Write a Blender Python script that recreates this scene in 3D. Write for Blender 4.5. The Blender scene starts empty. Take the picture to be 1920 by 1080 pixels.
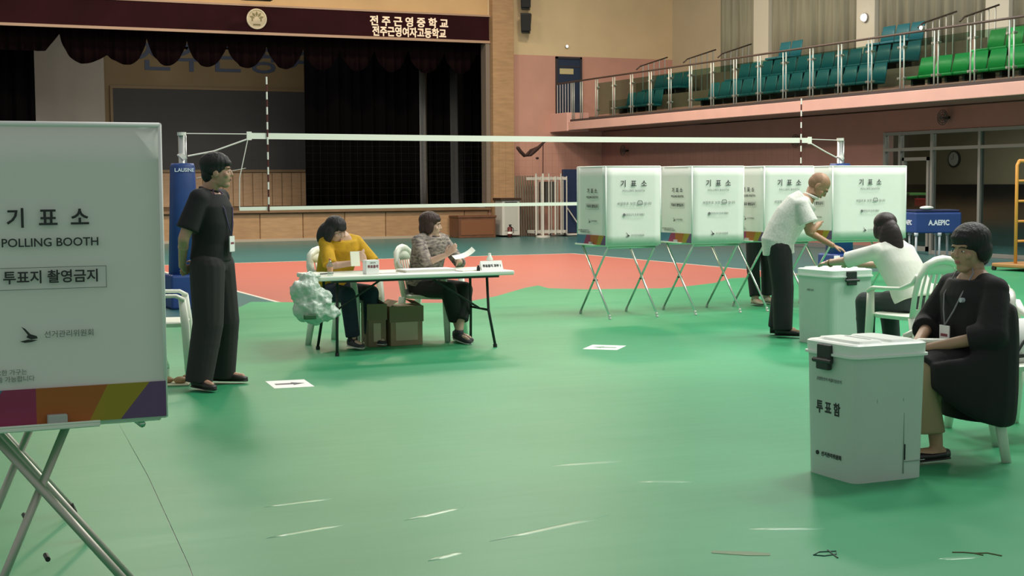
import bpy, bmesh, math, random
from mathutils import Vector, Matrix, Euler
PI = math.pi
random.seed(7)
S = bpy.context.scene
COL = S.collection

# ------------------------------------------------------------------ camera, world, lights, exposure
H, YAW, PITCH, ROLL, FOC = 1.511, 0.42756, 0.07188, -0.0060951, 2726.9
cam_d = bpy.data.cameras.new('camera'); cam = bpy.data.objects.new('camera', cam_d); COL.objects.link(cam)
cam_d.sensor_width = 36.0; cam_d.lens = FOC / 1920 * 36.0; cam_d.clip_end = 200; cam_d.clip_start = 0.1
_f = Vector((math.sin(YAW) * math.cos(PITCH), math.cos(YAW) * math.cos(PITCH), -math.sin(PITCH)))
_r = Vector((math.cos(YAW), -math.sin(YAW), 0)); _u = _r.cross(_f)
_cr = _r * math.cos(ROLL) + _u * math.sin(ROLL); _cu = -_r * math.sin(ROLL) + _u * math.cos(ROLL)
_m = Matrix((_cr, _cu, -_f)).transposed().to_4x4(); _m.translation = (0, 0, H)
cam.matrix_world = _m
S.camera = cam

w = bpy.data.worlds.new('world'); S.world = w; w.use_nodes = True
w.node_tree.nodes['Background'].inputs[0].default_value = (0.97, 1.0, 0.96, 1)
w.node_tree.nodes['Background'].inputs[1].default_value = 0.37
S.view_settings.view_transform = 'Standard'; S.view_settings.look = 'None'
S.view_settings.gamma = 1.0; S.view_settings.use_curve_mapping = False
S.view_settings.exposure = 0.0

def area(loc, power, size, col=(1, .97, .9), size_y=None, rot=(0, 0, 0)):
    d = bpy.data.lights.new('ceiling_or_fill_lamp', 'AREA'); d.energy = power; d.color = col
    d.shape = 'RECTANGLE'; d.size = size; d.size_y = size_y or size
    o = bpy.data.objects.new('ceiling_or_fill_lamp', d); o.location = loc; o.rotation_euler = rot; COL.objects.link(o)
    return o
for lx in (8.5, 12.5, 16.5):
    for ly in (8.0, 12.0):
        area((lx, ly, 9.0), 300, 1.3, (1, 1, .93))
for lx in (4.5, 10.0, 15.5):
    area((lx, 22.0, 9.0), 400, 1.3, (1, .95, .85))
for lx in (5.5, 11.5):
    area((lx, 27.0, 8.6), 330, 1.3, (1, .88, .7))
for lx in (4.0, 10.0, 16.0):
    area((lx, 31.0, 9.5), 480, 1.3, (1, .82, .58))

# ------------------------------------------------------------------ materials
MATS = {}
def mat(name, col, rough=.6, metal=0, noise=0, nscale=8, bump=0, bscale=40, spec=.5, trans=0, alpha=1, emit=None, stretch=None, col2=None):
    if name in MATS: return MATS[name]
    m = bpy.data.materials.new(name); m.use_nodes = True; nt = m.node_tree; N = nt.nodes; L = nt.links
    b = N['Principled BSDF']; b.inputs['Roughness'].default_value = rough; b.inputs['Metallic'].default_value = metal
    b.inputs['Specular IOR Level'].default_value = spec
    b.inputs['Transmission Weight'].default_value = trans; b.inputs['Alpha'].default_value = alpha
    c = (*col, 1); b.inputs['Base Color'].default_value = c
    if noise or bump:
        tc = N.new('ShaderNodeTexCoord'); mp = N.new('ShaderNodeMapping'); L.new(tc.outputs['Object'], mp.inputs[0])
        if stretch: mp.inputs['Scale'].default_value = stretch
    if noise:
        n = N.new('ShaderNodeTexNoise'); n.inputs['Scale'].default_value = nscale; n.inputs['Detail'].default_value = 4
        L.new(mp.outputs[0], n.inputs['Vector'])
        r = N.new('ShaderNodeValToRGB'); r.color_ramp.elements[0].position = .3; r.color_ramp.elements[1].position = .7
        c2 = col2 or tuple(x * (1 - noise) for x in col)
        r.color_ramp.elements[0].color = (*c2, 1); r.color_ramp.elements[1].color = c
        L.new(n.outputs['Fac'], r.inputs[0]); L.new(r.outputs[0], b.inputs['Base Color'])
    if bump:
        n2 = N.new('ShaderNodeTexNoise'); n2.inputs['Scale'].default_value = bscale; n2.inputs['Detail'].default_value = 3
        L.new(mp.outputs[0], n2.inputs['Vector'])
        bp = N.new('ShaderNodeBump'); bp.inputs['Strength'].default_value = bump; bp.inputs['Distance'].default_value = .02
        L.new(n2.outputs['Fac'], bp.inputs['Height']); L.new(bp.outputs[0], b.inputs['Normal'])
    if emit:
        b.inputs['Emission Color'].default_value = (*emit[0], 1); b.inputs['Emission Strength'].default_value = emit[1]
    MATS[name] = m
    return m
def glass_mat(name, tint, op):
    m = bpy.data.materials.new(name); m.use_nodes = True; nt = m.node_tree; N = nt.nodes; L = nt.links
    N.remove(N['Principled BSDF']); out = N['Material Output']
    t = N.new('ShaderNodeBsdfTransparent'); t.inputs[0].default_value = (*tint, 1)
    g = N.new('ShaderNodeBsdfGlossy'); g.inputs['Roughness'].default_value = .08; g.inputs[0].default_value = (.8, .9, .88, 1)
    x = N.new('ShaderNodeMixShader'); x.inputs[0].default_value = op
    L.new(t.outputs[0], x.inputs[1]); L.new(g.outputs[0], x.inputs[2]); L.new(x.outputs[0], out.inputs[0])
    MATS[name] = m; return m

white = mat('white_plastic', (.80, .86, .76), .35)
chairw = mat('chair_plastic', (.82, .86, .74), .35)
fabric = mat('booth_fabric', (.77, .79, .73), .75, bump=.15, bscale=6)
binding = mat('booth_binding', (.88, .90, .86), .6)
chrome = mat('chrome_tube', (.75, .76, .72), .28, 1)
steel = mat('brushed_steel', (.62, .64, .62), .35, 1)
blackm = mat('black_plastic', (.012, .012, .013), .5)
black_metal = mat('black_metal', (.02, .02, .02), .4)
ink = mat('black_print', (.03, .035, .035), .7)
inkg = mat('grey_print', (.16, .17, .165), .7)
paper = mat('paper', (.88, .88, .85), .7)
skin = mat('skin', (.56, .32, .22), .5, noise=.15, nscale=20)
skin2 = mat('skin_pale', (.58, .38, .28), .5, noise=.1, nscale=20)
hairb = mat('hair_black', (.009, .008, .009), .62, bump=.6, bscale=60, stretch=(1, 1, .15))
hairbr = mat('hair_brown', (.05, .018, .012), .6, noise=.5, nscale=30, bump=.6, bscale=60, stretch=(1, 1, .15))
hairg = mat('hair_grey_short', (.10, .075, .06), .8)
eyew = mat('eye_white', (.75, .72, .68), .3)
eyed = mat('eye_dark', (.02, .012, .01), .2)
lipm = mat('lips', (.42, .16, .13), .5)
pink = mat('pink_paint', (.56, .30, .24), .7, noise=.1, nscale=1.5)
pinkd = mat('pink_paint_shaded', (.42, .20, .165), .7, noise=.1, nscale=1.5)  # darker copy of the pink, balcony shade put into the colour
pinkl = mat('pink_fascia', (.70, .41, .36), .6, noise=.08, nscale=2)
beige = mat('beige_plaster', (.68, .53, .33), .8, noise=.12, nscale=1)
beigeg = mat('greige_plaster', (.52, .46, .34), .8, noise=.1, nscale=1)
wood = mat('stage_wood', (.42, .25, .13), .5, noise=.22, nscale=3, stretch=(1, 1, 6))
wood2 = mat('stage_wood_pale', (.46, .28, .15), .5, noise=.22, nscale=3, stretch=(1, 1, 6))
woodd = mat('brown_step', (.17, .07, .035), .55, noise=.3, nscale=5)
trimw = mat('stage_trim', (.42, .27, .19), .5)
maroon = mat('maroon_board', (.030, .006, .009), .8, noise=.3, nscale=1, spec=.1)
maroonc = mat('maroon_valance', (.010, .005, .006), 1, spec=0)
blackc = mat('black_curtain', (.0035, .003, .0035), 1, spec=0)
greyc = mat('grey_curtain', (.45, .44, .44), .9)
stagewall = mat('stage_back_wall', (.36, .26, .14), .7, noise=.15, nscale=1)
boardm = mat('stage_board', (.075, .075, .078), .7)
bluetxt = mat('slate_letters', (.09, .12, .20), .6)
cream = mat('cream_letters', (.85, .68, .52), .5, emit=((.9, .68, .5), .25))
padblue = mat('pad_blue', (.018, .06, .24), .5, noise=.15, nscale=5)
navy = mat('navy_mat', (.012, .03, .09), .6)
greenseat = mat('green_seat', (.02, .36, .09), .4)
tealseat = mat('teal_seat', (.015, .145, .18), .4)
tier = mat('tier_concrete', (.26, .17, .125), .8, noise=.2, nscale=3)
curtg = mat('curtain_grey_green', (.33, .32, .24), .9, noise=.3, nscale=2, stretch=(1, 6, .3))
pilm = mat('pilaster_paint', (.66, .63, .53), .7)
orangem = mat('orange_tube', (.75, .33, .06), .4)
frame_al = mat('aluminium_frame', (.33, .31, .29), .45, .3)
glassr = glass_mat('railing_glass', (.58, .72, .66), .05)
glassw = glass_mat('window_glass', (.62, .66, .66), .10)
clearp = glass_mat('clear_plastic', (.80, .86, .82), .22)
rope = mat('net_rope', (.75, .72, .68), .7)
tape = mat('net_tape', (.90, .88, .80), .6)
redm = mat('red_stripe', (.62, .05, .04), .5)
card = mat('cardboard', (.34, .25, .15), .8, noise=.2, nscale=8)
card2 = mat('cardboard_dark', (.24, .18, .11), .8, noise=.2, nscale=8)

# ------------------------------------------------------------------ helpers
def link(name, bm, m, parent=None, smooth=False, kind=None):
    me = bpy.data.meshes.new(name); bm.to_mesh(me); bm.free()
    for x in (m if isinstance(m, (list, tuple)) else [m]): me.materials.append(x)
    if smooth:
        for p in me.polygons: p.use_smooth = True
    o = bpy.data.objects.new(name, me); COL.objects.link(o)
    if parent: o.parent = parent
    if kind: o['kind'] = kind
    return o
def tag(o, label, cat, group=None, kind=None):
    o['label'] = label; o['category'] = cat
    if group: o['group'] = group
    if kind: o['kind'] = kind
    return o
def thing(name, label, cat, loc=(0, 0, 0), rz=0, group=None):
    o = bpy.data.objects.new(name, None); COL.objects.link(o); o.location = loc; o.rotation_euler = (0, 0, rz)
    o.empty_display_size = .1
    return tag(o, label, cat, group)
def dup(root, loc, rz, label, group=None):
    r = root.copy(); COL.objects.link(r); r.location = loc; r.rotation_euler = (0, 0, rz); r['label'] = label
    if group: r['group'] = group
    for ch in list(root.children):
        c = ch.copy(); COL.objects.link(c); c.parent = r
        for g in ch.children:
            d = g.copy(); COL.objects.link(d); d.parent = c
    return r
def NB(): return bmesh.new()
def box(bm, a, b, mi=0):
    x0, y0, z0 = a; x1, y1, z1 = b
    v = [bm.verts.new(p) for p in ((x0, y0, z0), (x1, y0, z0), (x1, y1, z0), (x0, y1, z0), (x0, y0, z1), (x1, y0, z1), (x1, y1, z1), (x0, y1, z1))]
    for f in ((0, 3, 2, 1), (4, 5, 6, 7), (0, 1, 5, 4), (1, 2, 6, 5), (2, 3, 7, 6), (3, 0, 4, 7)):
        bm.faces.new([v[i] for i in f]).material_index = mi
    return v
def bbox(bm, a, b, bev=.005, seg=2, mi=0):
    v = box(bm, a, b, mi)
    es = {e for x in v for e in x.link_edges}
    bmesh.ops.bevel(bm, geom=list(es), offset=bev, segments=seg, affect='EDGES', profile=.5)
def cyl(bm, p, q, r, r2=None, n=10, mi=0, caps=True):
    p, q = Vector(p), Vector(q); r2 = r if r2 is None else r2; d = (q - p).normalized()
    u = d.orthogonal().normalized(); v = d.cross(u)
    A = [bm.verts.new(p + (u * math.cos(t) + v * math.sin(t)) * r) for t in [2 * PI * i / n for i in range(n)]]
    B = [bm.verts.new(q + (u * math.cos(t) + v * math.sin(t)) * r2) for t in [2 * PI * i / n for i in range(n)]]
    for i in range(n):
        j = (i + 1) % n; bm.faces.new((A[i], A[j], B[j], B[i])).material_index = mi
    if caps:
        bm.faces.new(A[::-1]).material_index = mi; bm.faces.new(B).material_index = mi
def tube(bm, pts, r, n=8, mi=0, radii=None, closed=False):
    pts = [Vector(p) for p in pts]; rings = []; prev = None
    for i, p in enumerate(pts):
        if closed: d = (pts[(i + 1) % len(pts)] - pts[i - 1]).normalized()
        else: d = (pts[min(i + 1, len(pts) - 1)] - pts[max(i - 1, 0)]).normalized()
        u = d.orthogonal().normalized() if prev is None else (prev - d * prev.dot(d)).normalized()
        prev = u; v = d.cross(u); rr = radii[i] if radii else r
        rings.append([bm.verts.new(p + (u * math.cos(2 * PI * k / n) + v * math.sin(2 * PI * k / n)) * rr) for k in range(n)])
    for a, b in zip(rings, rings[1:] + ([rings[0]] if closed else [])):
        for k in range(n):
            j = (k + 1) % n; bm.faces.new((a[k], a[j], b[j], b[k])).material_index = mi
    if not closed:
        bm.faces.new(rings[0][::-1]); bm.faces.new(rings[-1])
def loft(bm, st, n=20, mi=0, power=1.0):
    """stations (centre, half-vector u, half-vector v): closed smooth solid"""
    rings = []
    for c, u, v in st:
        c, u, v = Vector(c), Vector(u), Vector(v); ring = []
        for k in range(n):
            a = 2 * PI * k / n; ca, sa = math.cos(a), math.sin(a)
            if power != 1: ca = math.copysign(abs(ca) ** power, ca); sa = math.copysign(abs(sa) ** power, sa)
            ring.append(bm.verts.new(c + u * ca + v * sa))
        rings.append(ring)
    for a, b in zip(rings, rings[1:]):
        for k in range(n):
            j = (k + 1) % n; bm.faces.new((a[k], a[j], b[j], b[k])).material_index = mi
    bm.faces.new(rings[0][::-1]).material_index = mi; bm.faces.new(rings[-1]).material_index = mi
def ell(bm, c, r, M=None, seg=16):
    mt = Matrix.Translation(Vector(c)) @ (M.to_4x4() if M is not None else Matrix.Identity(4)) @ Matrix.Diagonal((r[0], r[1], r[2], 1))
    bmesh.ops.create_uvsphere(bm, u_segments=seg, v_segments=max(6, seg // 2 + 2), radius=1, matrix=mt)
def cap(bm, p, q, r1, r2, n=14):
    cyl(bm, p, q, r1, r2, n); ell(bm, p, (r1, r1, r1), seg=n); ell(bm, q, (r2, r2, r2), seg=n)
def prism(bm, pts, z0, z1, mi=0):
    a = [bm.verts.new((x, y, z0)) for x, y in pts]; b = [bm.verts.new((x, y, z1)) for x, y in pts]; n = len(pts)
    bm.faces.new(b).material_index = mi; bm.faces.new(a[::-1]).material_index = mi
    for i in range(n):
        j = (i + 1) % n; bm.faces.new((a[i], a[j], b[j], b[i])).material_index = mi
def frame(bm, origin, ux, uy, start=0):
    """maps the x,y,z of the verts made since 'start' to origin + x*ux + y*uy + z*normal"""
    ux, uy = Vector(ux).normalized(), Vector(uy).normalized(); n = ux.cross(uy)
    M = Matrix((ux, uy, n)).transposed().to_4x4(); M.translation = Vector(origin)
    bm.verts.ensure_lookup_table()
    bmesh.ops.transform(bm, matrix=M, verts=bm.verts[start:])
def text(s, size, m, origin, ux, uy, parent=None, name='lettering', align='CENTER', bold=0.0, spacing=1.0, wscale=1.0, depth=.0006):
    cu = bpy.data.curves.new('t', 'FONT'); cu.body = s; cu.size = size; cu.align_x = align; cu.align_y = 'CENTER'
    cu.space_character = spacing; cu.offset = bold; cu.extrude = depth; cu.resolution_u = 3
    o = bpy.data.objects.new('t', cu); COL.objects.link(o)
    me = bpy.data.meshes.new_from_object(o.evaluated_get(bpy.context.evaluated_depsgraph_get()))
    bpy.data.objects.remove(o); bpy.data.curves.remove(cu)
    ux, uy = Vector(ux).normalized(), Vector(uy).normalized()
    M = Matrix((ux, uy, ux.cross(uy))).transposed().to_4x4(); M.translation = Vector(origin)
    me.transform(M @ Matrix.Diagonal((wscale, 1, 1, 1))); me.materials.clear(); me.materials.append(m); me.name = name
    r = bpy.data.objects.new(name, me); COL.objects.link(r)
    if parent: r.parent = parent
    return r
def fuse(o, voxel, smooth=3, decim=None):
    md = o.modifiers.new('fuse', 'REMESH'); md.mode = 'VOXEL'; md.voxel_size = voxel; md.use_smooth_shade = True
    if smooth:
        s = o.modifiers.new('soft', 'SMOOTH'); s.factor = .5; s.iterations = smooth
    return o

# ------------------------------------------------------------------ floor
WY = 38.1            # wall with the stage
def floor_mat():
    m = bpy.data.materials.new('court_floor'); m.use_nodes = True; nt = m.node_tree; N = nt.nodes; L = nt.links
    b = N['Principled BSDF']; b.inputs['Roughness'].default_value = .32; b.inputs['Specular IOR Level'].default_value = .45
    tc = N.new('ShaderNodeTexCoord'); sx = N.new('ShaderNodeSeparateXYZ'); L.new(tc.outputs['Object'], sx.inputs[0])
    def rect(x0, x1, y0, y1):
        cx, hx, cy, hy = (x0 + x1) / 2, (x1 - x0) / 2, (y0 + y1) / 2, (y1 - y0) / 2
        out = []
        for s, c, h in ((sx.outputs[0], cx, hx), (sx.outputs[1], cy, hy)):
            a = N.new('ShaderNodeMath'); a.operation = 'SUBTRACT'; L.new(s, a.inputs[0]); a.inputs[1].default_value = c
            ab = N.new('ShaderNodeMath'); ab.operation = 'ABSOLUTE'; L.new(a.outputs[0], ab.inputs[0])
            lt = N.new('ShaderNodeMath'); lt.operation = 'LESS_THAN'; L.new(ab.outputs[0], lt.inputs[0]); lt.inputs[1].default_value = h
            out.append(lt)
        mu = N.new('ShaderNodeMath'); mu.operation = 'MULTIPLY'; L.new(out[0].outputs[0], mu.inputs[0]); L.new(out[1].outputs[0], mu.inputs[1])
        return mu.outputs[0]
    n = N.new('ShaderNodeTexNoise'); n.inputs['Scale'].default_value = .6; n.inputs['Detail'].default_value = 3
    L.new(tc.outputs['Object'], n.inputs['Vector'])
    t = N.new('ShaderNodeMix'); t.data_type = 'RGBA'; L.new(n.outputs['Fac'], t.inputs[0])
    t.inputs['A'].default_value = (.03, .13, .15, 1); t.inputs['B'].default_value = (.055, .17, .16, 1)
    w_ = N.new('ShaderNodeMix'); w_.data_type = 'RGBA'; L.new(rect(4.98, 14.16, 9.3, 27.9), w_.inputs[0])
    L.new(t.outputs['Result'], w_.inputs['A']); w_.inputs['B'].default_value = (.72, .66, .58, 1)
    r = N.new('ShaderNodeMix'); r.data_type = 'RGBA'; L.new(rect(5.04, 14.1, 9.36, 27.84), r.inputs[0])
    L.new(w_.outputs['Result'], r.inputs['A']); r.inputs['B'].default_value = (.47, .145, .115, 1)
    L.new(r.outputs['Result'], b.inputs['Base Color'])
    return m
bm = NB(); box(bm, (-9, -4, -.1), (24.6, WY, 0)); link('floor', bm, floor_mat(), kind='structure')

def vinyl():
    m = bpy.data.materials.new('green_vinyl'); m.use_nodes = True; nt = m.node_tree; N = nt.nodes; L = nt.links
    b = N['Principled BSDF']; b.inputs['Roughness'].default_value = .42; b.inputs['Specular IOR Level'].default_value = .22
    tc = N.new('ShaderNodeTexCoord')
    n = N.new('ShaderNodeTexNoise'); n.inputs['Scale'].default_value = .45; n.inputs['Detail'].default_value = 3; L.new(tc.outputs['Object'], n.inputs[0])
    r = N.new('ShaderNodeValToRGB'); r.color_ramp.elements[0].position = .35; r.color_ramp.elements[1].position = .65
    r.color_ramp.elements[0].color = (.028, .255, .110, 1); r.color_ramp.elements[1].color = (.046, .320, .145, 1)
    L.new(n.outputs['Fac'], r.inputs[0]); L.new(r.outputs[0], b.inputs['Base Color'])
    mp = N.new('ShaderNodeMapping'); mp.inputs['Rotation'].default_value = (0, 0, .35); mp.inputs['Scale'].default_value = (.5, 2.4, 1); L.new(tc.outputs['Object'], mp.inputs[0])
    n2 = N.new('ShaderNodeTexNoise'); n2.inputs['Scale'].default_value = 1.2; n2.inputs['Detail'].default_value = 2; L.new(mp.outputs[0], n2.inputs[0])
    bp = N.new('ShaderNodeBump'); bp.inputs['Strength'].default_value = .22; bp.inputs['Distance'].default_value = .03
    L.new(n2.outputs['Fac'], bp.inputs['Height']); L.new(bp.outputs[0], b.inputs['Normal'])
    return m
vin = vinyl()
fm = thing('floor_covering', 'large glossy green vinyl sheet laid over the court floor', 'floor covering')
edge = [(3.03, 15.7), (3.40, 16.35), (4.38, 17.74), (4.70, 18.45), (5.45, 17.9), (6.15, 17.4), (7.06, 17.0), (7.85, 17.75), (8.87, 19.0), (9.24, 19.35), (9.12, 18.75),
        (9.50, 18.29), (10.52, 17.95), (11.07, 18.13), (11.77, 18.51), (12.58, 19.3), (13.3, 19.35), (15.5, 19.5), (16.2, 19.63), (17.3, 19.7), (18.15, 19.75), (20.1, 20.2), (20.1, -3.5)]
seam = [(.25, -3.5), (.72, 2.0), (1.18, 5.7), (1.37, 7.6), (1.52, 9.4), (2.2, 15.0)]
bm = NB(); prism(bm, seam[::-1] + [(-8.5, -3.5), (-8.5, 14.5), (0.5, 14.8)], 0, .003); link('vinyl_sheet', bm, vin, fm)
sm = [(x + (.004 if y < 9 else 0), y) for x, y in seam]
bm = NB(); prism(bm, sm + edge, 0, .004); bmesh.ops.recalc_face_normals(bm, faces=bm.faces[:]); o = link('vinyl_sheet', bm, vin, fm)
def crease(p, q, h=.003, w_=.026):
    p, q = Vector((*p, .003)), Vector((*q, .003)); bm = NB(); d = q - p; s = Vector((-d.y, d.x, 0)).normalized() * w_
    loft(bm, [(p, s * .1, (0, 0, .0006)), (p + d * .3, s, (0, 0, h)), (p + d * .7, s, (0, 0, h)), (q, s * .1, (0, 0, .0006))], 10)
    link('crease', bm, mat('vinyl_crease_highlight', (.13, .40, .22), .3), fm, True)  # highlight along the crease painted in as a paler vinyl colour
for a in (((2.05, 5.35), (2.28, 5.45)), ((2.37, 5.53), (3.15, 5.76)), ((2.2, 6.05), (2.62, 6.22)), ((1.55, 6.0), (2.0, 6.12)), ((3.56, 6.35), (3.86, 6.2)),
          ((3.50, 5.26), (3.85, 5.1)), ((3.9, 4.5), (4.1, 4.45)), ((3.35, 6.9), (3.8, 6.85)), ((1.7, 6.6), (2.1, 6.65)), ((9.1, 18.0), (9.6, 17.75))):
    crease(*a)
# marks on the vinyl
def slab(name, pts, z, t, m, label, cat, group=None):
    bm = NB(); prism(bm, pts, z, z + t); bmesh.ops.recalc_face_normals(bm, faces=bm.faces[:]); return tag(link(name, bm, m), label, cat, group)
slab('tape_strip', [(3.15, 4.97), (3.17, 5.0), (3.30, 4.92), (3.36, 4.86), (3.34, 4.83), (3.26, 4.87)], .0045, .001, mat('dull_tape', (.13, .22, .10), .6), 'dull green-grey strip of tape stuck on the green floor in front', 'tape')
bm = NB(); tube(bm, [(3.50, 4.76, .006), (3.53, 4.73, .006), (3.59, 4.73, .006), (3.62, 4.77, .006), (3.55, 4.79, .006)], .0025, 6, closed=True); tube(bm, [(3.60, 4.80, .006), (3.56, 4.68, .006)], .003, 6)
tag(link('scuff_mark', bm, mat('dark_scuff', (.01, .07, .05), .6)), 'dark looped scuff mark on the green floor right of the tape strip', 'mark')
bm = NB(); tube(bm, [(4.03, 4.55, .006), (4.07, 4.53, .006), (4.10, 4.50, .006), (4.15, 4.48, .006), (4.17, 4.42, .006)], .003, 6); tube(bm, [(4.10, 4.50, .006), (4.11, 4.46, .006)], .003, 6)
tag(link('scuff_mark', bm, mat('brown_scuff', (.13, .13, .06), .6)), 'faint brown scuff mark on the green floor at the lower right', 'mark')
def arrow_sheet(cx, cy, rz, m, label, w_=.30, h=.21):
    t = thing('arrow_sheet', label, 'sign', (cx, cy, .0045), rz)
    bm = NB(); box(bm, (-w_ / 2, -h / 2, 0), (w_ / 2, h / 2, .001)); link('sheet', bm, paper, t)
    bm = NB(); prism(bm, [(-.11, -.035), (.02, -.035), (.02, -.075), (.115, 0), (.02, .075), (.02, .035), (-.11, .035)], .001, .0018); link('arrow', bm, m, t)
arrow_sheet(3.0, 10.66, -.1, mat('arrow_black', (.02, .02, .04), .5), 'white paper sheet with a black arrow on the floor near the standing man', .30, .42)
arrow_sheet(6.27, 11.72, 2.4, mat('arrow_green', (.10, .25, .15), .5), 'white paper sheet with a pale green arrow on the floor before the booths', .32, .36)

# ------------------------------------------------------------------ hall shell
Y1 = WY
bm = NB(); box(bm, (16.66, Y1, 0), (23.2, Y1 + .3, 5.18)); link('wall_stage_lower', bm, pink, kind='structure')
bm = NB(); box(bm, (16.66, Y1, 5.18), (23.2, Y1 + .3, 11)); link('wall_stage_upper', bm, beige, kind='structure')
bm = NB(); box(bm, (-9, Y1, 5.5), (16.66, Y1 + .3, 11)); link('wall_stage_header', bm, mat('header_wall_ochre', (.66, .43, .22), .8, noise=.12, nscale=1), kind='structure')
bm = NB(); bbox(bm, (16.70, Y1 - .25, 0), (17.35, Y1, 11), .01); link('trim_1', bm, wood2, kind='structure')
bm = NB(); box(bm, (-9, Y1 - .04, 5.53), (16.68, Y1 - .002, 6.2))
hdr = link('header_board', bm, maroon); tag(hdr, 'dark maroon header board with school lettering above the stage', 'board')
bm = NB(); box(bm, (-9, Y1 - .09, 5.46), (16.69, Y1 - .002, 5.53)); box(bm, (-9, Y1 - .07, 6.2), (16.7, Y1 - .0, 6.25)); link('trim', bm, trimw, hdr)
bm = NB(); box(bm, (16.56, Y1 - .06, .84), (16.69, Y1 + .28, 5.46)); link('trim_2', bm, mat('jamb_grey', (.20, .16, .13), .6), kind='structure')
text('전 주 근 영 중 학 교', .285, cream, (14.28, Y1 - .045, 5.945), (1, 0, 0), (0, 0, 1), hdr, bold=.008, wscale=1.0, spacing=1.0, depth=.012)
text('전주근영여자고등학교', .285, cream, (14.28, Y1 - .045, 5.665), (1, 0, 0), (0, 0, 1), hdr, bold=.008, wscale=.83, depth=.012)
em = thing('emblem', 'round cream school emblem on the maroon header board', 'emblem', (9.98, Y1 - .05, 5.87))
bm = NB(); cyl(bm, (0, 0, 0), (0, -.03, 0), .27, n=40); link('disc', bm, mat('emblem_cream', (.62, .52, .36), .6), em)
bm = NB(); tube(bm, [(.25 * math.cos(a), -.035, .25 * math.sin(a)) for a in [2 * PI * i / 40 for i in range(40)]], .022, 8, closed=True); link('ring', bm, mat('emblem_ring', (.80, .70, .52), .5), em, True)
bm = NB()
for a in range(5):
    t0 = PI / 2 + (a - 2) * .62
    loft(bm, [((.07 * math.cos(t0), -.034, .07 * math.sin(t0)), (.01, 0, 0), (0, 0, .01)), ((.13 * math.cos(t0), -.036, .13 * math.sin(t0)), (.035, 0, 0), (0, 0, .035)), ((.19 * math.cos(t0), -.034, .19 * math.sin(t0)), (.008, 0, 0), (0, 0, .008))], 8)
box(bm, (-.10, -.036, -.17), (.10, -.03, -.13)); box(bm, (-.14, -.036, -.06), (-.10, -.03, .02)); box(bm, (.10, -.036, -.06), (.13, -.03, .04))
link('relief', bm, mat('emblem_olive', (.22, .19, .09), .6), em)

# stage front and platform
bm = NB(); box(bm, (-9, Y1 + .02, 0), (16.66, 47, .76)); st = link('stage_platform', bm, wood, kind='structure')
bm = NB(); bbox(bm, (-9, Y1 - .14, .76), (16.66, 47, .83), .01); link('stage_edge', bm, mat('stage_floor_wood', (.22, .13, .07), .45, noise=.2, nscale=4), st)
x = -3.0; i = 0
while x < 16.5:
    x1 = min(x + 1.18, 16.60); bm = NB(); bbox(bm, (x + .012, Y1 - .03, .06), (x1 - .012, Y1 + .02, .74), .006, 1); link('panel', bm, (wood, wood2)[i % 2], st); x += 1.18; i += 1
bm = NB(); box(bm, (-9, Y1 - .05, 0), (16.66, Y1 + .02, .07)); link('baseboard_stage', bm, mat('base_pale', (.40, .34, .27), .5), kind='structure')
# stage interior
bm = NB(); box(bm, (-9, 44.5, .8), (18.5, 44.8, 7)); sw = link('wall_stage_back', bm, stagewall, kind='structure')
bm = NB(); box(bm, (18.2, Y1 + .3, .8), (18.5, 44.5, 7)); box(bm, (-9.3, Y1 + .3, .8), (-9, 44.5, 7)); link('wall_stage_side', bm, mat('stage_dark', (.03, .03, .03), .9), kind='structure')
bm = NB(); box(bm, (-9.3, Y1 + .2, 7), (18.5, 44.8, 7.2)); link('ceiling_stage', bm, mat('stage_dark2', (.02, .02, .02), .9), kind='structure')
bd = thing('stage_board', 'wide dark grey board hung on the back wall of the stage', 'board', (0, 44.5, 0))
bm = NB(); box(bm, (7.27, -.05, 1.98), (16.0, 0, 4.40)); link('board', bm, boardm, bd)
bm = NB()
for a, b in (((7.19, -.08, 1.90), (16.08, 0, 1.98)), ((7.19, -.08, 4.40), (16.08, 0, 4.48)), ((7.19, -.08, 1.98), (7.27, 0, 4.40))): box(bm, a, b)
link('frame', bm, mat('board_frame', (.30, .21, .12), .6), bd)
x = 6.8
while x < 13.5:      # slatted lower wall
    bm = NB(); bbox(bm, (x + .01, 44.46, .85), (x + .30, 44.5, 1.88), .006, 1); link('slat_board', bm, mat('stage_slats', (.62, .42, .26), .6, noise=.15, nscale=3, stretch=(1, 1, 6)), sw); x += .31
text('전주근영여자고등', .95, bluetxt, (8.0, 44.49, 5.32), (1, 0, 0), (0, 0, 1), sw, align='LEFT', wscale=1.25, bold=.015, depth=.02)

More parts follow.
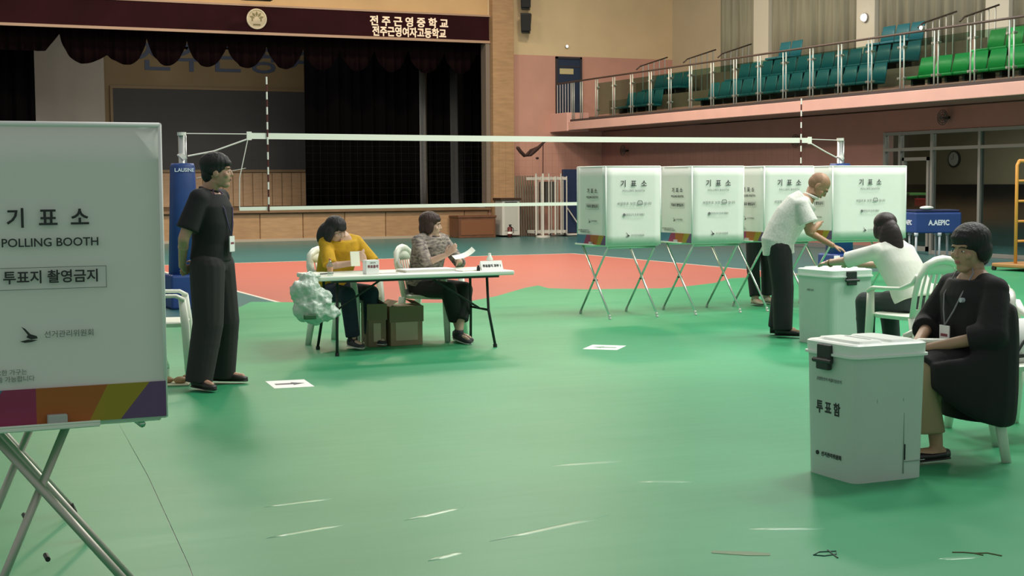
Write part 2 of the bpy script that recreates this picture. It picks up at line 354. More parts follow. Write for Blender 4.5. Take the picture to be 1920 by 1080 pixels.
def curtain(name, m, x0, x1, y, z0, z1, amp, wave, label, cat='curtain', axis='x', bottom=None, group=None, seedv=0):
    bm = NB(); n = max(8, int(abs(x1 - x0) / wave * 8)); rnd = random.Random(seedv); ph = [rnd.uniform(0, 6) for _ in range(3)]
    cols = []
    for i in range(n + 1):
        s = x0 + (x1 - x0) * i / n
        d = amp * (math.sin(2 * PI * s / wave + ph[0]) + .4 * math.sin(2 * PI * s / wave * 1.7 + ph[1]))
        zb = bottom(s) if bottom else z0; col = []
        for k in range(5):
            z = zb + (z1 - zb) * k / 4; dd = d * (1.15 - .3 * k / 4)
            col.append([bm.verts.new((s, y + dd + t, z) if axis == 'x' else (y + dd + t, s, z)) for t in (-.012, .012)])
        cols.append(col)
    for a, b in zip(cols, cols[1:]):
        for k in range(4):
            bm.faces.new((a[k][0], b[k][0], b[k + 1][0], a[k + 1][0])); bm.faces.new((b[k][1], a[k][1], a[k + 1][1], b[k + 1][1]))
        bm.faces.new((a[0][0], a[0][1], b[0][1], b[0][0])); bm.faces.new((a[4][0], b[4][0], b[4][1], a[4][1]))
    for c in (cols[0], cols[-1]):
        for k in range(4): bm.faces.new((c[k][0], c[k + 1][0], c[k + 1][1], c[k][1]))
    bmesh.ops.recalc_face_normals(bm, faces=bm.faces[:])
    return tag(link(name, bm, m, smooth=True), label, cat, group)
curtain('stage_curtain', blackc, 11.98, 15.47, 40.5, .84, 6.8, .06, .35, 'wide black stage curtain on the right half of the stage')
curtain('stage_curtain', blackc, 15.78, 16.48, 40.6, .84, 6.8, .05, .3, 'narrow black stage curtain between two grey strips')
curtain('stage_curtain', blackc, 16.9, 18.1, 40.5, .84, 6.8, .05, .3, 'black stage curtain at the right end of the stage opening')
curtain('stage_curtain', blackc, -6.0, 4.62, 40.5, .84, 6.8, .06, .35, 'black stage curtain at the left end of the stage')
curtain('stage_curtain', greyc, 15.3, 15.95, 41.2, .84, 5.05, .015, .4, 'light grey curtain strip showing between black stage curtains')
curtain('stage_curtain', mat('charcoal_curtain', (.15, .15, .15), .9), 16.3, 17.0, 41.2, .84, 5.05, .015, .4, 'charcoal curtain strip nearest the right end of the stage')
curtain('stage_curtain', mat('pale_curtain', (.48, .44, .40), .9), 4.3, 6.95, 43.9, .84, 6.8, .01, .8, 'pale grey hanging panel at the left rear of the stage')
PK = [5.067, 6.221, 7.251, 8.291, 9.354, 10.445, 11.453, 12.5, 13.5, 14.5, 15.6, 16.6]
PZ = [5.38, 4.90, 5.40, 5.36, 5.28, 5.32, 5.25, 5.3, 5.3, 5.3, 5.3, 5.3]
def val_z(s):
    if s < 4.7: return 4.93
    if s < 5.067: return 4.93 + .45 * (s - 4.7) / .367
    for a in range(len(PK) - 1):
        if PK[a] <= s <= PK[a + 1]:
            u = (s - PK[a]) / (PK[a + 1] - PK[a]); top = PZ[a] * (1 - u) + PZ[a + 1] * u
            return top - (top - 4.64) * math.sin(PI * u) ** .6
    return 5.2
curtain('stage_valance', maroonc, -6, 17.4, 38.8, 4.6, 6.9, .035, .26, 'dark scalloped valance hanging across the top of the stage', 'valance', bottom=val_z)
pj = thing('ceiling_spotlight', 'dark drum shaped spotlight hanging above the stage emblem', 'light', (9.75, 36.9, 6.22))
bm = NB(); loft(bm, [((-.45, 0, .0), (0, .08, 0), (0, 0, .02)), ((-.3, 0, .03), (0, .2, 0), (0, 0, .05)), ((.3, 0, .08), (0, .2, 0), (0, 0, .1)), ((.55, 0, .2), (0, .12, 0), (0, 0, .08))], 16); link('housing', bm, mat('olive_dark', (.05, .04, .02), .5), pj, True)
bm = NB(); cyl(bm, (0, 0, .1), (0, 0, 3.5), .03); link('rod', bm, black_metal, pj)

for k, z in enumerate((5.76, 6.42)):
    s = thing('wall_speaker', ('lower black box loudspeaker on the wall right of the stage', 'upper black box loudspeaker cut by the top of the frame')[k], 'speaker', (17.7, Y1 - .3, z), -.35)
    bm = NB(); loft(bm, [((0, 0, 0), (.2, 0, 0), (0, .13, 0)), ((0, -.02, .55), (.25, 0, 0), (0, .17, 0))], 4); bmesh.ops.rotate(bm, verts=bm.verts, cent=(0, 0, 0), matrix=Matrix.Rotation(PI / 4, 3, 'Z')); link('cabinet', bm, blackm, s)
    bm = NB(); bbox(bm, (-.13, -.2, .05), (.13, -.15, .5), .01); link('grille', bm, mat('grille', (.02, .02, .022), .9, bump=.5, bscale=200), s)
    bm = NB(); cyl(bm, (0, .1, .3), (0, .45, .3), .03); link('bracket', bm, black_metal, s)
def round_lamp(loc, r, axis, label, strength=6):
    t = thing('wall_lamp', label, 'lamp', loc); a = Vector(axis)
    bm = NB(); cyl(bm, (0, 0, 0), a * -.06, r * 1.25, n=20); link('rim', bm, frame_al, t)
    bm = NB(); ell(bm, a * .0, (r, r, r)); link('bulb', bm, mat('lamp_glow%g' % strength, (1, 1, 1), .4, emit=((.95, 1, .95), strength)), t, True)
area((9.5, 39.3, 5.9), 60, 8.0, (1, .93, .82), .4, rot=(math.radians(48), 0, 0))  # unseen fill lamp added behind the valance to brighten the stage back wall
round_lamp((19.13, Y1 - .07, 5.46), .035, (0, -1, 0), 'small lit round lamp on the wall above the upper door', 6)
round_lamp((22.55, 28.83, 5.46), .09, (-1, 0, 0), 'bright white round lamp on the pilaster between the curtains', 4)
round_lamp((18.62, 22.10, 4.40), .035, (-1, 0, 0), 'small lit round lamp at the balcony handrail', 4)

# upper door
d = thing('door_1', 'dark blue door with a cream notice on the balcony level', 'door', (19.2, Y1 - .04, 3.24)); d['kind'] = 'structure'
bm = NB(); box(bm, (-.36, 0, 0), (.36, .04, 1.86)); link('leaf', bm, mat('door_navy', (.015, .03, .07), .5), d)
bm = NB()
for a, b in (((-.42, -.03, 0), (-.36, .05, 1.92)), ((.36, -.03, 0), (.42, .05, 1.92)), ((-.42, -.03, 1.86), (.42, .05, 1.92)), ((-.36, -.01, 1.62), (.36, .03, 1.66))): box(bm, a, b)
link('frame', bm, mat('door_frame_dark', (.03, .03, .04), .5), d)
bm = NB(); box(bm, (-.30, -.02, 1.42), (.14, 0, 1.58)); link('notice', bm, mat('cream_notice', (.50, .45, .25), .6), d)

# right side: wall under the balcony, window front, store room
XR = 20.3
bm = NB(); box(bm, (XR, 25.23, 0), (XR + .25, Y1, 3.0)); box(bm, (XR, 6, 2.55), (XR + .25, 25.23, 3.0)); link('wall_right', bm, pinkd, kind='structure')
bm = NB(); box(bm, (XR - .02, 25.3, 0), (XR, Y1, .1)); link('baseboard_right', bm, mat('grey_base', (.2, .2, .2), .5), kind='structure')
win = thing('window_1', 'aluminium framed glass front in the wall under the balcony', 'window'); win['kind'] = 'structure'
ys = [25.20, 24.70, 23.70, 22.31, 20.9, 19.4, 17.9, 16.4, 14.9]
for y in ys:
    bm = NB(); bbox(bm, (XR - .03, y - .035, 0), (XR + .08, y + .035, 2.55), .004, 1); link('mullion', bm, frame_al, win)
for z in (2.51, 2.17):
    bm = NB(); bbox(bm, (XR - .025, 14.9, z - .035), (XR + .075, 25.2, z + .035), .004, 1); link('rail', bm, frame_al, win)
bm = NB(); bbox(bm, (XR - .02, 14.9, 0), (XR + .07, 23.7, .08), .004, 1); link('sill', bm, frame_al, win)
for a, b in zip(ys, ys[1:]):
    for z0, z1 in ((2.20, 2.48), (.08, 2.14)):
        bm = NB(); box(bm, (XR + .02, b + .035, z0), (XR + .028, a - .035, z1)); link('pane', bm, glassw, win)
bm = NB()
for a, b in (((XR - .02, 24.55, .05), (XR + .06, 24.62, 2.0)), ((XR - .02, 23.78, .05), (XR + .06, 23.85, 2.0)), ((XR - .02, 23.78, 1.93), (XR + .06, 24.62, 2.0)), ((XR - .02, 23.78, .05), (XR + .06, 24.62, .15))): box(bm, a, b)
link('door_frame', bm, frame_al, win)
bm = NB(); box(bm, (24.3, 10, 1.42), (24.5, 33, 3.0)); link('wall_storeroom_upper', bm, mat('store_beige', (.42, .36, .24), .8), kind='structure')
bm = NB(); box(bm, (24.26, 10, 0), (24.5, 33, 1.42)); link('wall_storeroom_lower', bm, mat('store_dark', (.02, .02, .022), .6), kind='structure')
bm = NB(); box(bm, (XR + .25, 33, 0), (24.5, 33.2, 3.0)); box(bm, (XR + .25, 10, 0), (24.5, 10.2, 3.0)); link('wall_storeroom_side', bm, mat('store_dark3', (.06, .05, .045), .8), kind='structure')
area((21.9, 24.0, 2.9), 120, 1.0, (1, .95, .8), 4.0)
ck = thing('wall_clock', 'round pale wall clock behind the glass front', 'clock', (24.3, 27.55, 2.03))
bm = NB(); cyl(bm, (0, 0, 0), (-.05, 0, 0), .20, n=28); link('case', bm, mat('clock_case', (.05, .05, .05), .4), ck)
bm = NB(); cyl(bm, (-.05, 0, 0), (-.055, 0, 0), .165, n=28); link('face', bm, mat('clock_face', (.75, .74, .68), .5), ck)
bm = NB(); box(bm, (-.06, -.005, 0), (-.056, .005, .12)); box(bm, (-.06, 0, -.004), (-.056, .08, .004)); link('hands', bm, blackm, ck)
def seatstack(loc, m, label):
    t = thing('chair_stack', label, 'chairs', loc)
    for k in range(3):
        bm = NB(); bbox(bm, (-.22, -.22, .3 + k * .14), (.22, .22, .36 + k * .14), .02); bbox(bm, (.16, -.2, .36 + k * .14), (.22, .2, .62 + k * .14), .02); link('seat_shell', bm, m, t)
    bm = NB()
    for x_ in (-.2, .2):
        for y_ in (-.2, .2): cyl(bm, (x_, y_, -loc[2]), (x_, y_, .35), .012)
    link('leg_frame', bm, steel, t)
seatstack((21.45, 25.6, .22), mat('crimson_seat', (.45, .012, .04), .4), 'stack of crimson chairs behind the glass front')
gb = thing('folded_table', 'green edged folded table standing in the store room', 'table', (22.2, 27.2, 0))
bm = NB(); bbox(bm, (-.3, -.9, 1.18), (.3, .9, 1.24), .01); link('tabletop', bm, mat('green_top', (.10, .30, .08), .5), gb)
for y_ in (-.8, .8):
    bm = NB(); cyl(bm, (0, y_, 0), (0, y_, 1.18), .02); cyl(bm, (-.3, y_, .02), (.3, y_, .02), .02); link('leg', bm, black_metal, gb)

# ------------------------------------------------------------------ balcony
XB = 18.7
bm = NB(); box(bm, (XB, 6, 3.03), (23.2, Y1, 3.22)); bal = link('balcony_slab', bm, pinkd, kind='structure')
bm = NB(); bbox(bm, (XB - .06, 6, 3.0), (XB + .02, Y1, 3.235), .01); link('fascia', bm, pinkl, bal)
bm = NB(); bbox(bm, (XB - .10, 37.0, 2.98), (XB + .6, Y1, 3.5), .01); link('wall_block', bm, pinkl, bal)
bm = NB(); box(bm, (XB + .0, 6, 3.22), (XB + .10, Y1, 3.30)); link('kerb', bm, mat('dark_kerb', (.05, .04, .04), .6), bal)
bm = NB()
for x0, z in ((19.65, 3.42), (20.55, 3.92), (21.45, 4.45)): box(bm, (x0, 6, 3.22), (x0 + (.9 if x0 < 21 else 1.7), Y1, z))
link('seating_tiers', bm, tier, kind='structure')
rl = thing('balcony_railing', 'long steel and glass balustrade along the balcony edge', 'railing')
py = [35.48 - i * 0.976 for i in range(24)] + [36.4, 36.9]
bm0 = NB()
for dy in (-.055, .055): cyl(bm0, (XB + .05, dy, 3.26), (XB + .05, dy, 4.33), .015, n=8)
me_post = link('post', bm0, mat('post_grey', (.50, .54, .50), .4, .3), rl, True); me_post.location.y = py[0]
for y in py[1:]:
    c = me_post.copy(); COL.objects.link(c); c.location.y = y; c.parent = rl
bm = NB(); tube(bm, [(XB + .05, 37.9, 4.36), (XB + .05, 12, 4.36)], .024, 10); link('handrail', bm, mat('rail_brown', (.09, .06, .05), .5), rl, True)
pg = None
for a, b in zip(py[:23], py[1:24]):
    bm = NB(); box(bm, (XB + .045, b + .08, 3.36), (XB + .055, a - .08, 4.22)); link('glass_panel', bm, glassr, rl)
    for yy in (b + .08, a - .08):
        for z in (3.5, 4.1):
            if pg is None:
                bm = NB(); cyl(bm, (XB + .01, 0, 0), (XB + .09, 0, 0), .025, n=8); pg = link('glass_clamp', bm, steel, rl); c = pg
            else: c = pg.copy(); COL.objects.link(c); c.parent = rl
            c.location = (0, yy, z)
for y in [37.05 + .17 * i for i in range(6)]:
    bm = NB(); cyl(bm, (XB + .05, y, 3.5), (XB + .05, y, 4.33), .014, n=6); link('baluster', bm, steel, rl)

def bleacher(m):
    t = thing('stadium_seat', 'x', 'seat')
    bm = NB(); bbox(bm, (-.36, -.235, .14), (.06, .235, .20), .02); link('seat', bm, m, t)
    bm = NB(); loft(bm, [((.05, 0, .18), (.02, 0, 0), (0, .235, 0)), ((.09, 0, .40), (.018, 0, 0), (0, .235, 0)), ((.13, 0, .60), (.015, 0, 0), (0, .21, 0))], 16, power=.4); link('backrest', bm, m, t, True)
    bm = NB(); bbox(bm, (-.30, -.03, 0), (.03, .03, .15), .01, 1); link('bracket', bm, black_metal, t)
    return t
teal0, green0 = bleacher(tealseat), bleacher(greenseat)
first = {id(teal0): True, id(green0): True}
ORD = 'leftmost second third fourth fifth sixth seventh eighth ninth tenth eleventh twelfth thirteenth fourteenth fifteenth sixteenth seventeenth eighteenth'.split()
def seats(proto, x, z, y0, y1, label, group):
    n = int((y0 - y1) / .5)
    for i in range(n):
        y = y0 - .25 - i * .5
        lab = ORD[i] + ' ' + label
        if first.pop(id(proto), None): proto.location = (x, y, z); proto['label'] = lab; proto['group'] = group
        else: dup(proto, (x, y, z), 0, lab, group)
R1, R2, R3 = (20.0, 3.42), (20.9, 3.92), (21.75, 4.45)
for (X_, Z_), nm, spans in ((R1, 'front row', ((36.2, 34.0), (31.9, 24.7))), (R2, 'second row', ((36.2, 34.0), (31.9, 24.7))), (R3, 'top row', ((31.35, 30.2), (27.3, 25.8)))):
    for (a, b) in spans:
        where = 'before the first aisle' if b > 32 else ('between the aisles' if nm != 'top row' else ('in the left pair' if a > 30 else 'near the right aisle'))
        seats(teal0, X_, Z_, a, b, 'teal seat from the left, balcony %s, %s' % (nm, where), 'teal balcony seats, %s, %s' % (nm, where))
for (X_, Z_), nm, (a, b) in ((R1, 'front row', (23.9, 14.9)), (R2, 'second row', (22.9, 14.9))):
    seats(green0, X_, Z_, a, b, 'bright green seat from the left, balcony %s' % nm, 'green balcony seats, ' + nm)
def stair_rail(y, n, label, x0=20.6, x1=21.5, z0=4.3, z1=4.98):
    t = thing('stair_rail', label, 'railing', (0, y, 0))
    dz = z1 - z0
    bm = NB(); tube(bm, [(x0 - .12, 0, z0 + .40), (x0, 0, z0 + .5), (x1, 0, z1 + .1)], .02, 8); link('handrail', bm, mat('rail_dark', (.06, .04, .03), .4), t, True)
    for i in range(n):
        u = (i + .5) / n; x_ = x0 + (x1 - x0) * u; zt = z0 + .5 + (z1 + .1 - z0 - .5) * u
        bm = NB(); cyl(bm, (x_, 0, 3.4 + .6 * u), (x_, 0, zt), .016, n=6); link('post', bm, steel, t)
stair_rail(36.35, 5, 'short stair rail of the balcony aisle nearest the stage wall')
stair_rail(33.8, 5, 'stair rail left of the first balcony aisle')
stair_rail(32.1, 5, 'stair rail right of the first balcony aisle')
stair_rail(24.4, 5, 'stair rail left of the second balcony aisle')
stair_rail(23.15, 5, 'stair rail right of the second balcony aisle, before the green seats')

XC = 22.75
bm = NB(); box(bm, (XC + .15, 6, 3.2), (XC + .45, Y1, 11)); link('wall_right_upper', bm, beigeg, kind='structure')
bm = NB(); box(bm, (XC - .05, 35.45, 3.9), (XC + .2, Y1, 11)); link('wall_right_corner', bm, mat('beige_corner', (.52, .44, .31), .8, noise=.1, nscale=1), kind='structure')
PIL = [(33.65, 32.95), (29.2, 28.5), (24.75, 24.05), (20.3, 19.6)]
for k, (a, b) in enumerate(PIL):
    bm = NB(); bbox(bm, (XC - .15, b, 3.9), (XC + .2, a, 11), .01); link('trim_%d' % (k + 3), bm, pilm, kind='structure')
edges = [35.45, 33.65, 32.95, 29.2, 28.5, 24.75, 24.05, 20.3]
for k, lab in enumerate(('tall grey-green curtain in the window bay nearest the stage', 'tall grey-green curtain in the second window bay from the stage', 'tall grey-green curtain behind the lone pair of teal seats and right stair rail', 'tall grey-green curtain in the bay at the upper right corner')):
    a, b = edges[2 * k], edges[2 * k + 1]
    curtain('window_curtain', curtg, b + .02, a - .02, XC, 4.5, 9.5, .05, .33, lab, axis='y', seedv=k + 3)

# wall mounted fans
for k, (y, z) in enumerate(((36.5, 2.42), (28.2, 2.45), (23.2, 2.78))):
    t = thing('wall_fan', ('small dark wall fan under the balcony near the stage corner', 'small wall fan under the middle of the balcony', 'small dark wall fan above the glass front')[k], 'fan', (XR, y, z))
    bm = NB(); cyl(bm, (0, 0, 0), (-.14, 0, -.02), .03, n=8); link('bracket', bm, black_metal, t)
    bm = NB()
    for rr in (.15, .11, .06): tube(bm, [(-.18, rr * math.cos(a), rr * math.sin(a)) for a in [2 * PI * i / 20 for i in range(20)]], .008, 6, closed=True)
    for a in range(8): cyl(bm, (-.18, 0, 0), (-.18, .15 * math.cos(a * PI / 4), .15 * math.sin(a * PI / 4)), .004, n=5)
    link('guard', bm, mat('fan_guard', (.07, .05, .045), .5), t, True)
    bm = NB()
    for a in range(3):
        c, s = math.cos(a * 2.094), math.sin(a * 2.094); loft(bm, [((-.15, .02 * c, .02 * s), (.004, 0, 0), (0, -s * .015, c * .015)), ((-.15, .12 * c, .12 * s), (.004, 0, 0), (0, -s * .045, c * .045))], 8)
    link('blade', bm, mat('fan_blade', (.3, .22, .2), .4), t)

# ------------------------------------------------------------------ things along the stage wall
t = thing('white_cabinet', 'narrow white cabinet with a dark top right of the stage front', 'cabinet', (16.98, 37.55, 0))
bm = NB(); bbox(bm, (-.27, -.25, .05), (.27, .25, 1.03), .008); link('body', bm, mat('cabinet_white', (.62, .60, .56), .5), t)
bm = NB(); bbox(bm, (-.20, -.262, .18), (.20, -.25, .90), .003); link('door', bm, mat('cabinet_grey', (.50, .51, .47), .5), t)
bm = NB(); box(bm, (-.19, -.258, .93), (.19, -.24, .99)); link('slot', bm, blackm, t)
bm = NB(); bbox(bm, (-.33, -.30, 1.03), (.30, .28, 1.10), .01); link('top', bm, mat('cabinet_top', (.05, .025, .015), .5), t)
t = thing('fire_extinguisher', 'small dark fire extinguisher standing before the white cabinet', 'extinguisher', (16.85, 37.1, 0))
bm = NB(); cyl(bm, (0, 0, 0), (0, 0, .25), .07, n=14); ell(bm, (0, 0, .25), (.07, .07, .05)); link('cylinder', bm, mat('dark_red', (.12, .02, .02), .4), t, True)
bm = NB(); cyl(bm, (0, 0, .28), (0, 0, .35), .02); box(bm, (-.02, -.08, .33), (.02, .03, .36)); tube(bm, [(0, -.03, .32), (.08, -.06, .25), (.09, -.05, .12)], .01, 6); link('valve', bm, blackm, t)
bm = NB(); cyl(bm, (0, 0, .10), (0, 0, .16), .0715, n=14); link('label', bm, paper, t)
t = thing('stage_step', 'brown wooden step block against the stage front', 'step', (15.95, 37.65, 0))
bm = NB(); bbox(bm, (-.56, -.35, 0), (.56, .35, .60), .01); bbox(bm, (-.58, -.37, .56), (.58, .35, .62), .01); link('block', bm, woodd, t)
bm = NB(); bbox(bm, (-.50, -.362, .08), (.50, -.35, .50), .004); link('front_board', bm, mat('step_front', (.20, .08, .035), .5), t)
# rack with white poles
t = thing('pole_rack', 'white tube rack holding upright poles by the pink wall', 'rack', (18.05, 37.2, 0))
bm = NB()
for a, b in (((-.5, -.3, .1), (.5, -.25, .18)), ((-.5, .25, .1), (.5, .3, .18)), ((-.5, -.3, .1), (-.45, .3, .18)), ((.45, -.3, .1), (.5, .3, .18)), ((-.5, -.3, 1.60), (.5, -.27, 1.68)), ((-.5, .27, 1.6), (.5, .3, 1.68))): box(bm, a, b)
link('frame', bm, mat('rack_white', (.62, .60, .55), .5), t)
for i, x_ in enumerate((-.48, -.40, -.32, -.24, -.08, .02, .12, .22, .30, .38, .48)):
    bm = NB(); r_ = .028 if i % 3 == 0 else .018; cyl(bm, (x_, -.26 if i % 2 else -.31, .06), (x_, -.26 if i % 2 else -.31, 1.7 if i % 4 else 1.78), r_, n=8); link('pole', bm, mat('pole_grey', (.46, .45, .40), .5) if i % 2 else MATS['rack_white'], t)
bm = NB(); bbox(bm, (-.15, -.24, .9), (.20, .2, 1.55), .02); link('bundle', bm, mat('charcoal_bundle', (.06, .06, .055), .8), t)
for x_ in (-.42, -.05, .42):
    bm = NB(); cyl(bm, (x_ - .02, -.28, .05), (x_ + .02, -.28, .05), .05, n=12); link('caster', bm, blackm, t)
bm = NB()
for i in range(8): x_ = 17.35 + i * .08; cyl(bm, (x_, 37.75, 0), (x_ + .01, 37.85, 1.72), .025, n=6)
tag(link('leaning_poles', bm, mat('olive_pole', (.17, .15, .11), .6)), 'dull olive poles leaning on the wall behind the white rack', 'poles', kind='stuff')
t = thing('high_jump_post', 'thin brown upright pole with a twisted branch shaped arm above the rack', 'pole', (17.62, 36.55, 0))
bm = NB(); cyl(bm, (0, 0, 0), (0, 0, 1.78), .03, n=10); cyl(bm, (0, 0, 0), (0, 0, .05), .2, n=20); link('post', bm, MATS['rack_white'], t)
bm = NB(); cyl(bm, (0, 0, 1.78), (.01, 0, 2.62), .02, n=8); link('upper_pole', bm, mat('brown_pole', (.13, .05, .04), .5), t)
brm = mat('dark_branch', (.035, .012, .010), .8)
bm = NB(); tube(bm, [(.12, 0, 2.70), (.0, 0, 2.62), (-.12, 0, 2.50), (-.25, 0, 2.42), (-.38, 0, 2.30), (-.47, 0, 2.27)], .04, 8, radii=[.03, .035, .05, .075, .055, .03])
tube(bm, [(-.25, 0, 2.44), (-.38, 0, 2.42), (-.50, 0, 2.28), (-.56, 0, 2.27), (-.68, 0, 2.38), (-.76, 0, 2.48), (-.80, 0, 2.50)], .04, 8, radii=[.05, .03, .045, .05, .05, .05, .03]); link('branch', bm, brm, t, True)
bm = NB(); ell(bm, (-.17, 0, 2.20), (.05, .03, .035)); link('knot', bm, brm, t, True)
t = thing('blue_gym_mat', 'tall navy gym mat standing on edge beside the rack', 'mat', (18.9, 37.3, 0))
bm = NB(); bbox(bm, (-.30, -.06, .08), (.42, .06, 1.90), .02); link('mat', bm, navy, t)
bm = NB(); bbox(bm, (-.34, -.35, .02), (.46, .35, .07), .01); cyl(bm, (-.2, -.1, .8), (.25, -.3, .07), .018); link('stand', bm, MATS['rack_white'], t)

# ------------------------------------------------------------------ volleyball net
NY = 18.0
def net_post(x, label, sgn):
    t = thing('net_post', label, 'post', (x, NY, 0))
    bm = NB(); cyl(bm, (0, 0, .02), (0, 0, 2.15), .045, n=14); cyl(bm, (.04, -.03, 1.6), (.04, -.03, 2.12), .012, n=6); link('pole', bm, steel, t, True)
    bm = NB(); loft(bm, [((0, 0, .35), (.17, 0, 0), (0, .17, 0)), ((0, 0, .36), (.19, 0, 0), (0, .19, 0)), ((0, 0, 1.74), (.145, 0, 0), (0, .145, 0)), ((0, 0, 1.78), (.13, 0, 0), (0, .13, 0))], 20, power=.7); link('pad', bm, padblue, t, True)
    bm = NB(); bbox(bm, (-.22, -.25, 0), (.24, .25, .42), .03, 3); link('base_pad', bm, padblue, t)
    text('L.AUSINE', .062, mat('pad_letters', (.75, .80, .9), .5), (-.01, -.156, 1.695), (1, 0, 0), (0, 0, 1), t, bold=.001, wscale=.95)
    bm = NB(); cyl(bm, (0, 0, 2.12), (0, 0, 2.16), .055, n=12); cyl(bm, (-.02, 0, 1.84), (.02, 0, 1.88), .06, n=12); link('pulley', bm, rope, t)
    return t
net_post(3.76, 'left net post wrapped in a blue pad beside the standing man', 1)
net_post(13.66, 'far right net post with its blue pad hidden behind the booths', -1)
nt = thing('volleyball_net', 'volleyball net with white top and bottom tapes across the hall', 'net', (0, NY, 0))
def sag(x, z, s=.012): u = (x - 4.6) / 8.5; return z - s * math.sin(PI * max(0, min(1, u)))
xs = [4.6 + 8.5 * i / 16 for i in range(17)]
def band(z, h, t_=.006, s=.012, x_=xs):
    bm = NB(); prev = None
    for x in x_:
        zz = sag(x, z, s); r = [bm.verts.new(p) for p in ((x, -t_, zz), (x, t_, zz), (x, t_, zz + h), (x, -t_, zz + h))]
        if prev:
            for k in range(4): j = (k + 1) % 4; bm.faces.new((prev[k], prev[j], r[j], r[k]))
        else: bm.faces.new(r[::-1])
        prev = r
    bm.faces.new(prev); bmesh.ops.recalc_face_normals(bm, faces=bm.faces[:]); return bm
link('top_tape', band(2.085, .075), tape, nt); link('bottom_tape', band(1.19, .045, s=-.01, x_=[4.46] + xs), tape, nt)
bm = NB()
bm.free()
for x in (4.60, 13.10): bm = NB(); box(bm, (x - .03, -.012, 2.07), (x + .03, .012, 2.175)); link('tape_end', bm, tape, nt)
pass
for P_, r_ in (([(3.82, 0, 2.145), (4.6, 0, 2.145)], .006), ([(13.1, 0, 2.14), (13.60, 0, 2.13)], .006), ([(3.83, 0, 1.87), (4.15, 0, 1.93), (4.6, 0, 2.09)], .010),
               ([(13.59, 0, 1.87), (13.4, 0, 1.95), (13.1, 0, 2.09)], .010), ([(4.58, 0, 2.07), (4.47, 0, 1.6), (4.46, 0, 1.21)], .006), ([(3.93, 0, 1.6), (4.55, 0, 1.72)], .003)):
    bm = NB(); tube(bm, P_, r_, 6); link('rope', bm, rope, nt)
bm = NB()
for i in range(85): x = 4.62 + i * .1; box(bm, (x, -.0006, sag(x, 1.2)), (x + .0007, .0004, sag(x, 2.09)))
for k in range(9): box(bm, (4.6, -.0006, 1.28 + k * .09), (13.1, .0006, 1.2807 + k * .09))
link('mesh', bm, mat('net_string', (.02, .02, .02), .9), nt, kind='stuff')
for x, z0, z1, lab in ((4.83, 1.17, 2.86, 'red and white striped antenna at the left end of the net'), (12.93, 1.17, 2.74, 'red and white striped antenna at the right end of the net')):
    t = thing('net_antenna', lab, 'antenna', (x, NY - .02, 0)); n = 18
    bw, br = NB(), NB()
    for i in range(n):
        a, b = z0 + (z1 - z0) * i / n, z0 + (z1 - z0) * (i + 1) / n
        cyl(bw if i % 2 else br, (0, 0, a), (0, 0, b), .011, n=8)
    link('white_band', bw, mat('antenna_white', (.9, .85, .8), .4), t); link('red_band', br, mat('antenna_red', (.09, .012, .012), .5), t)

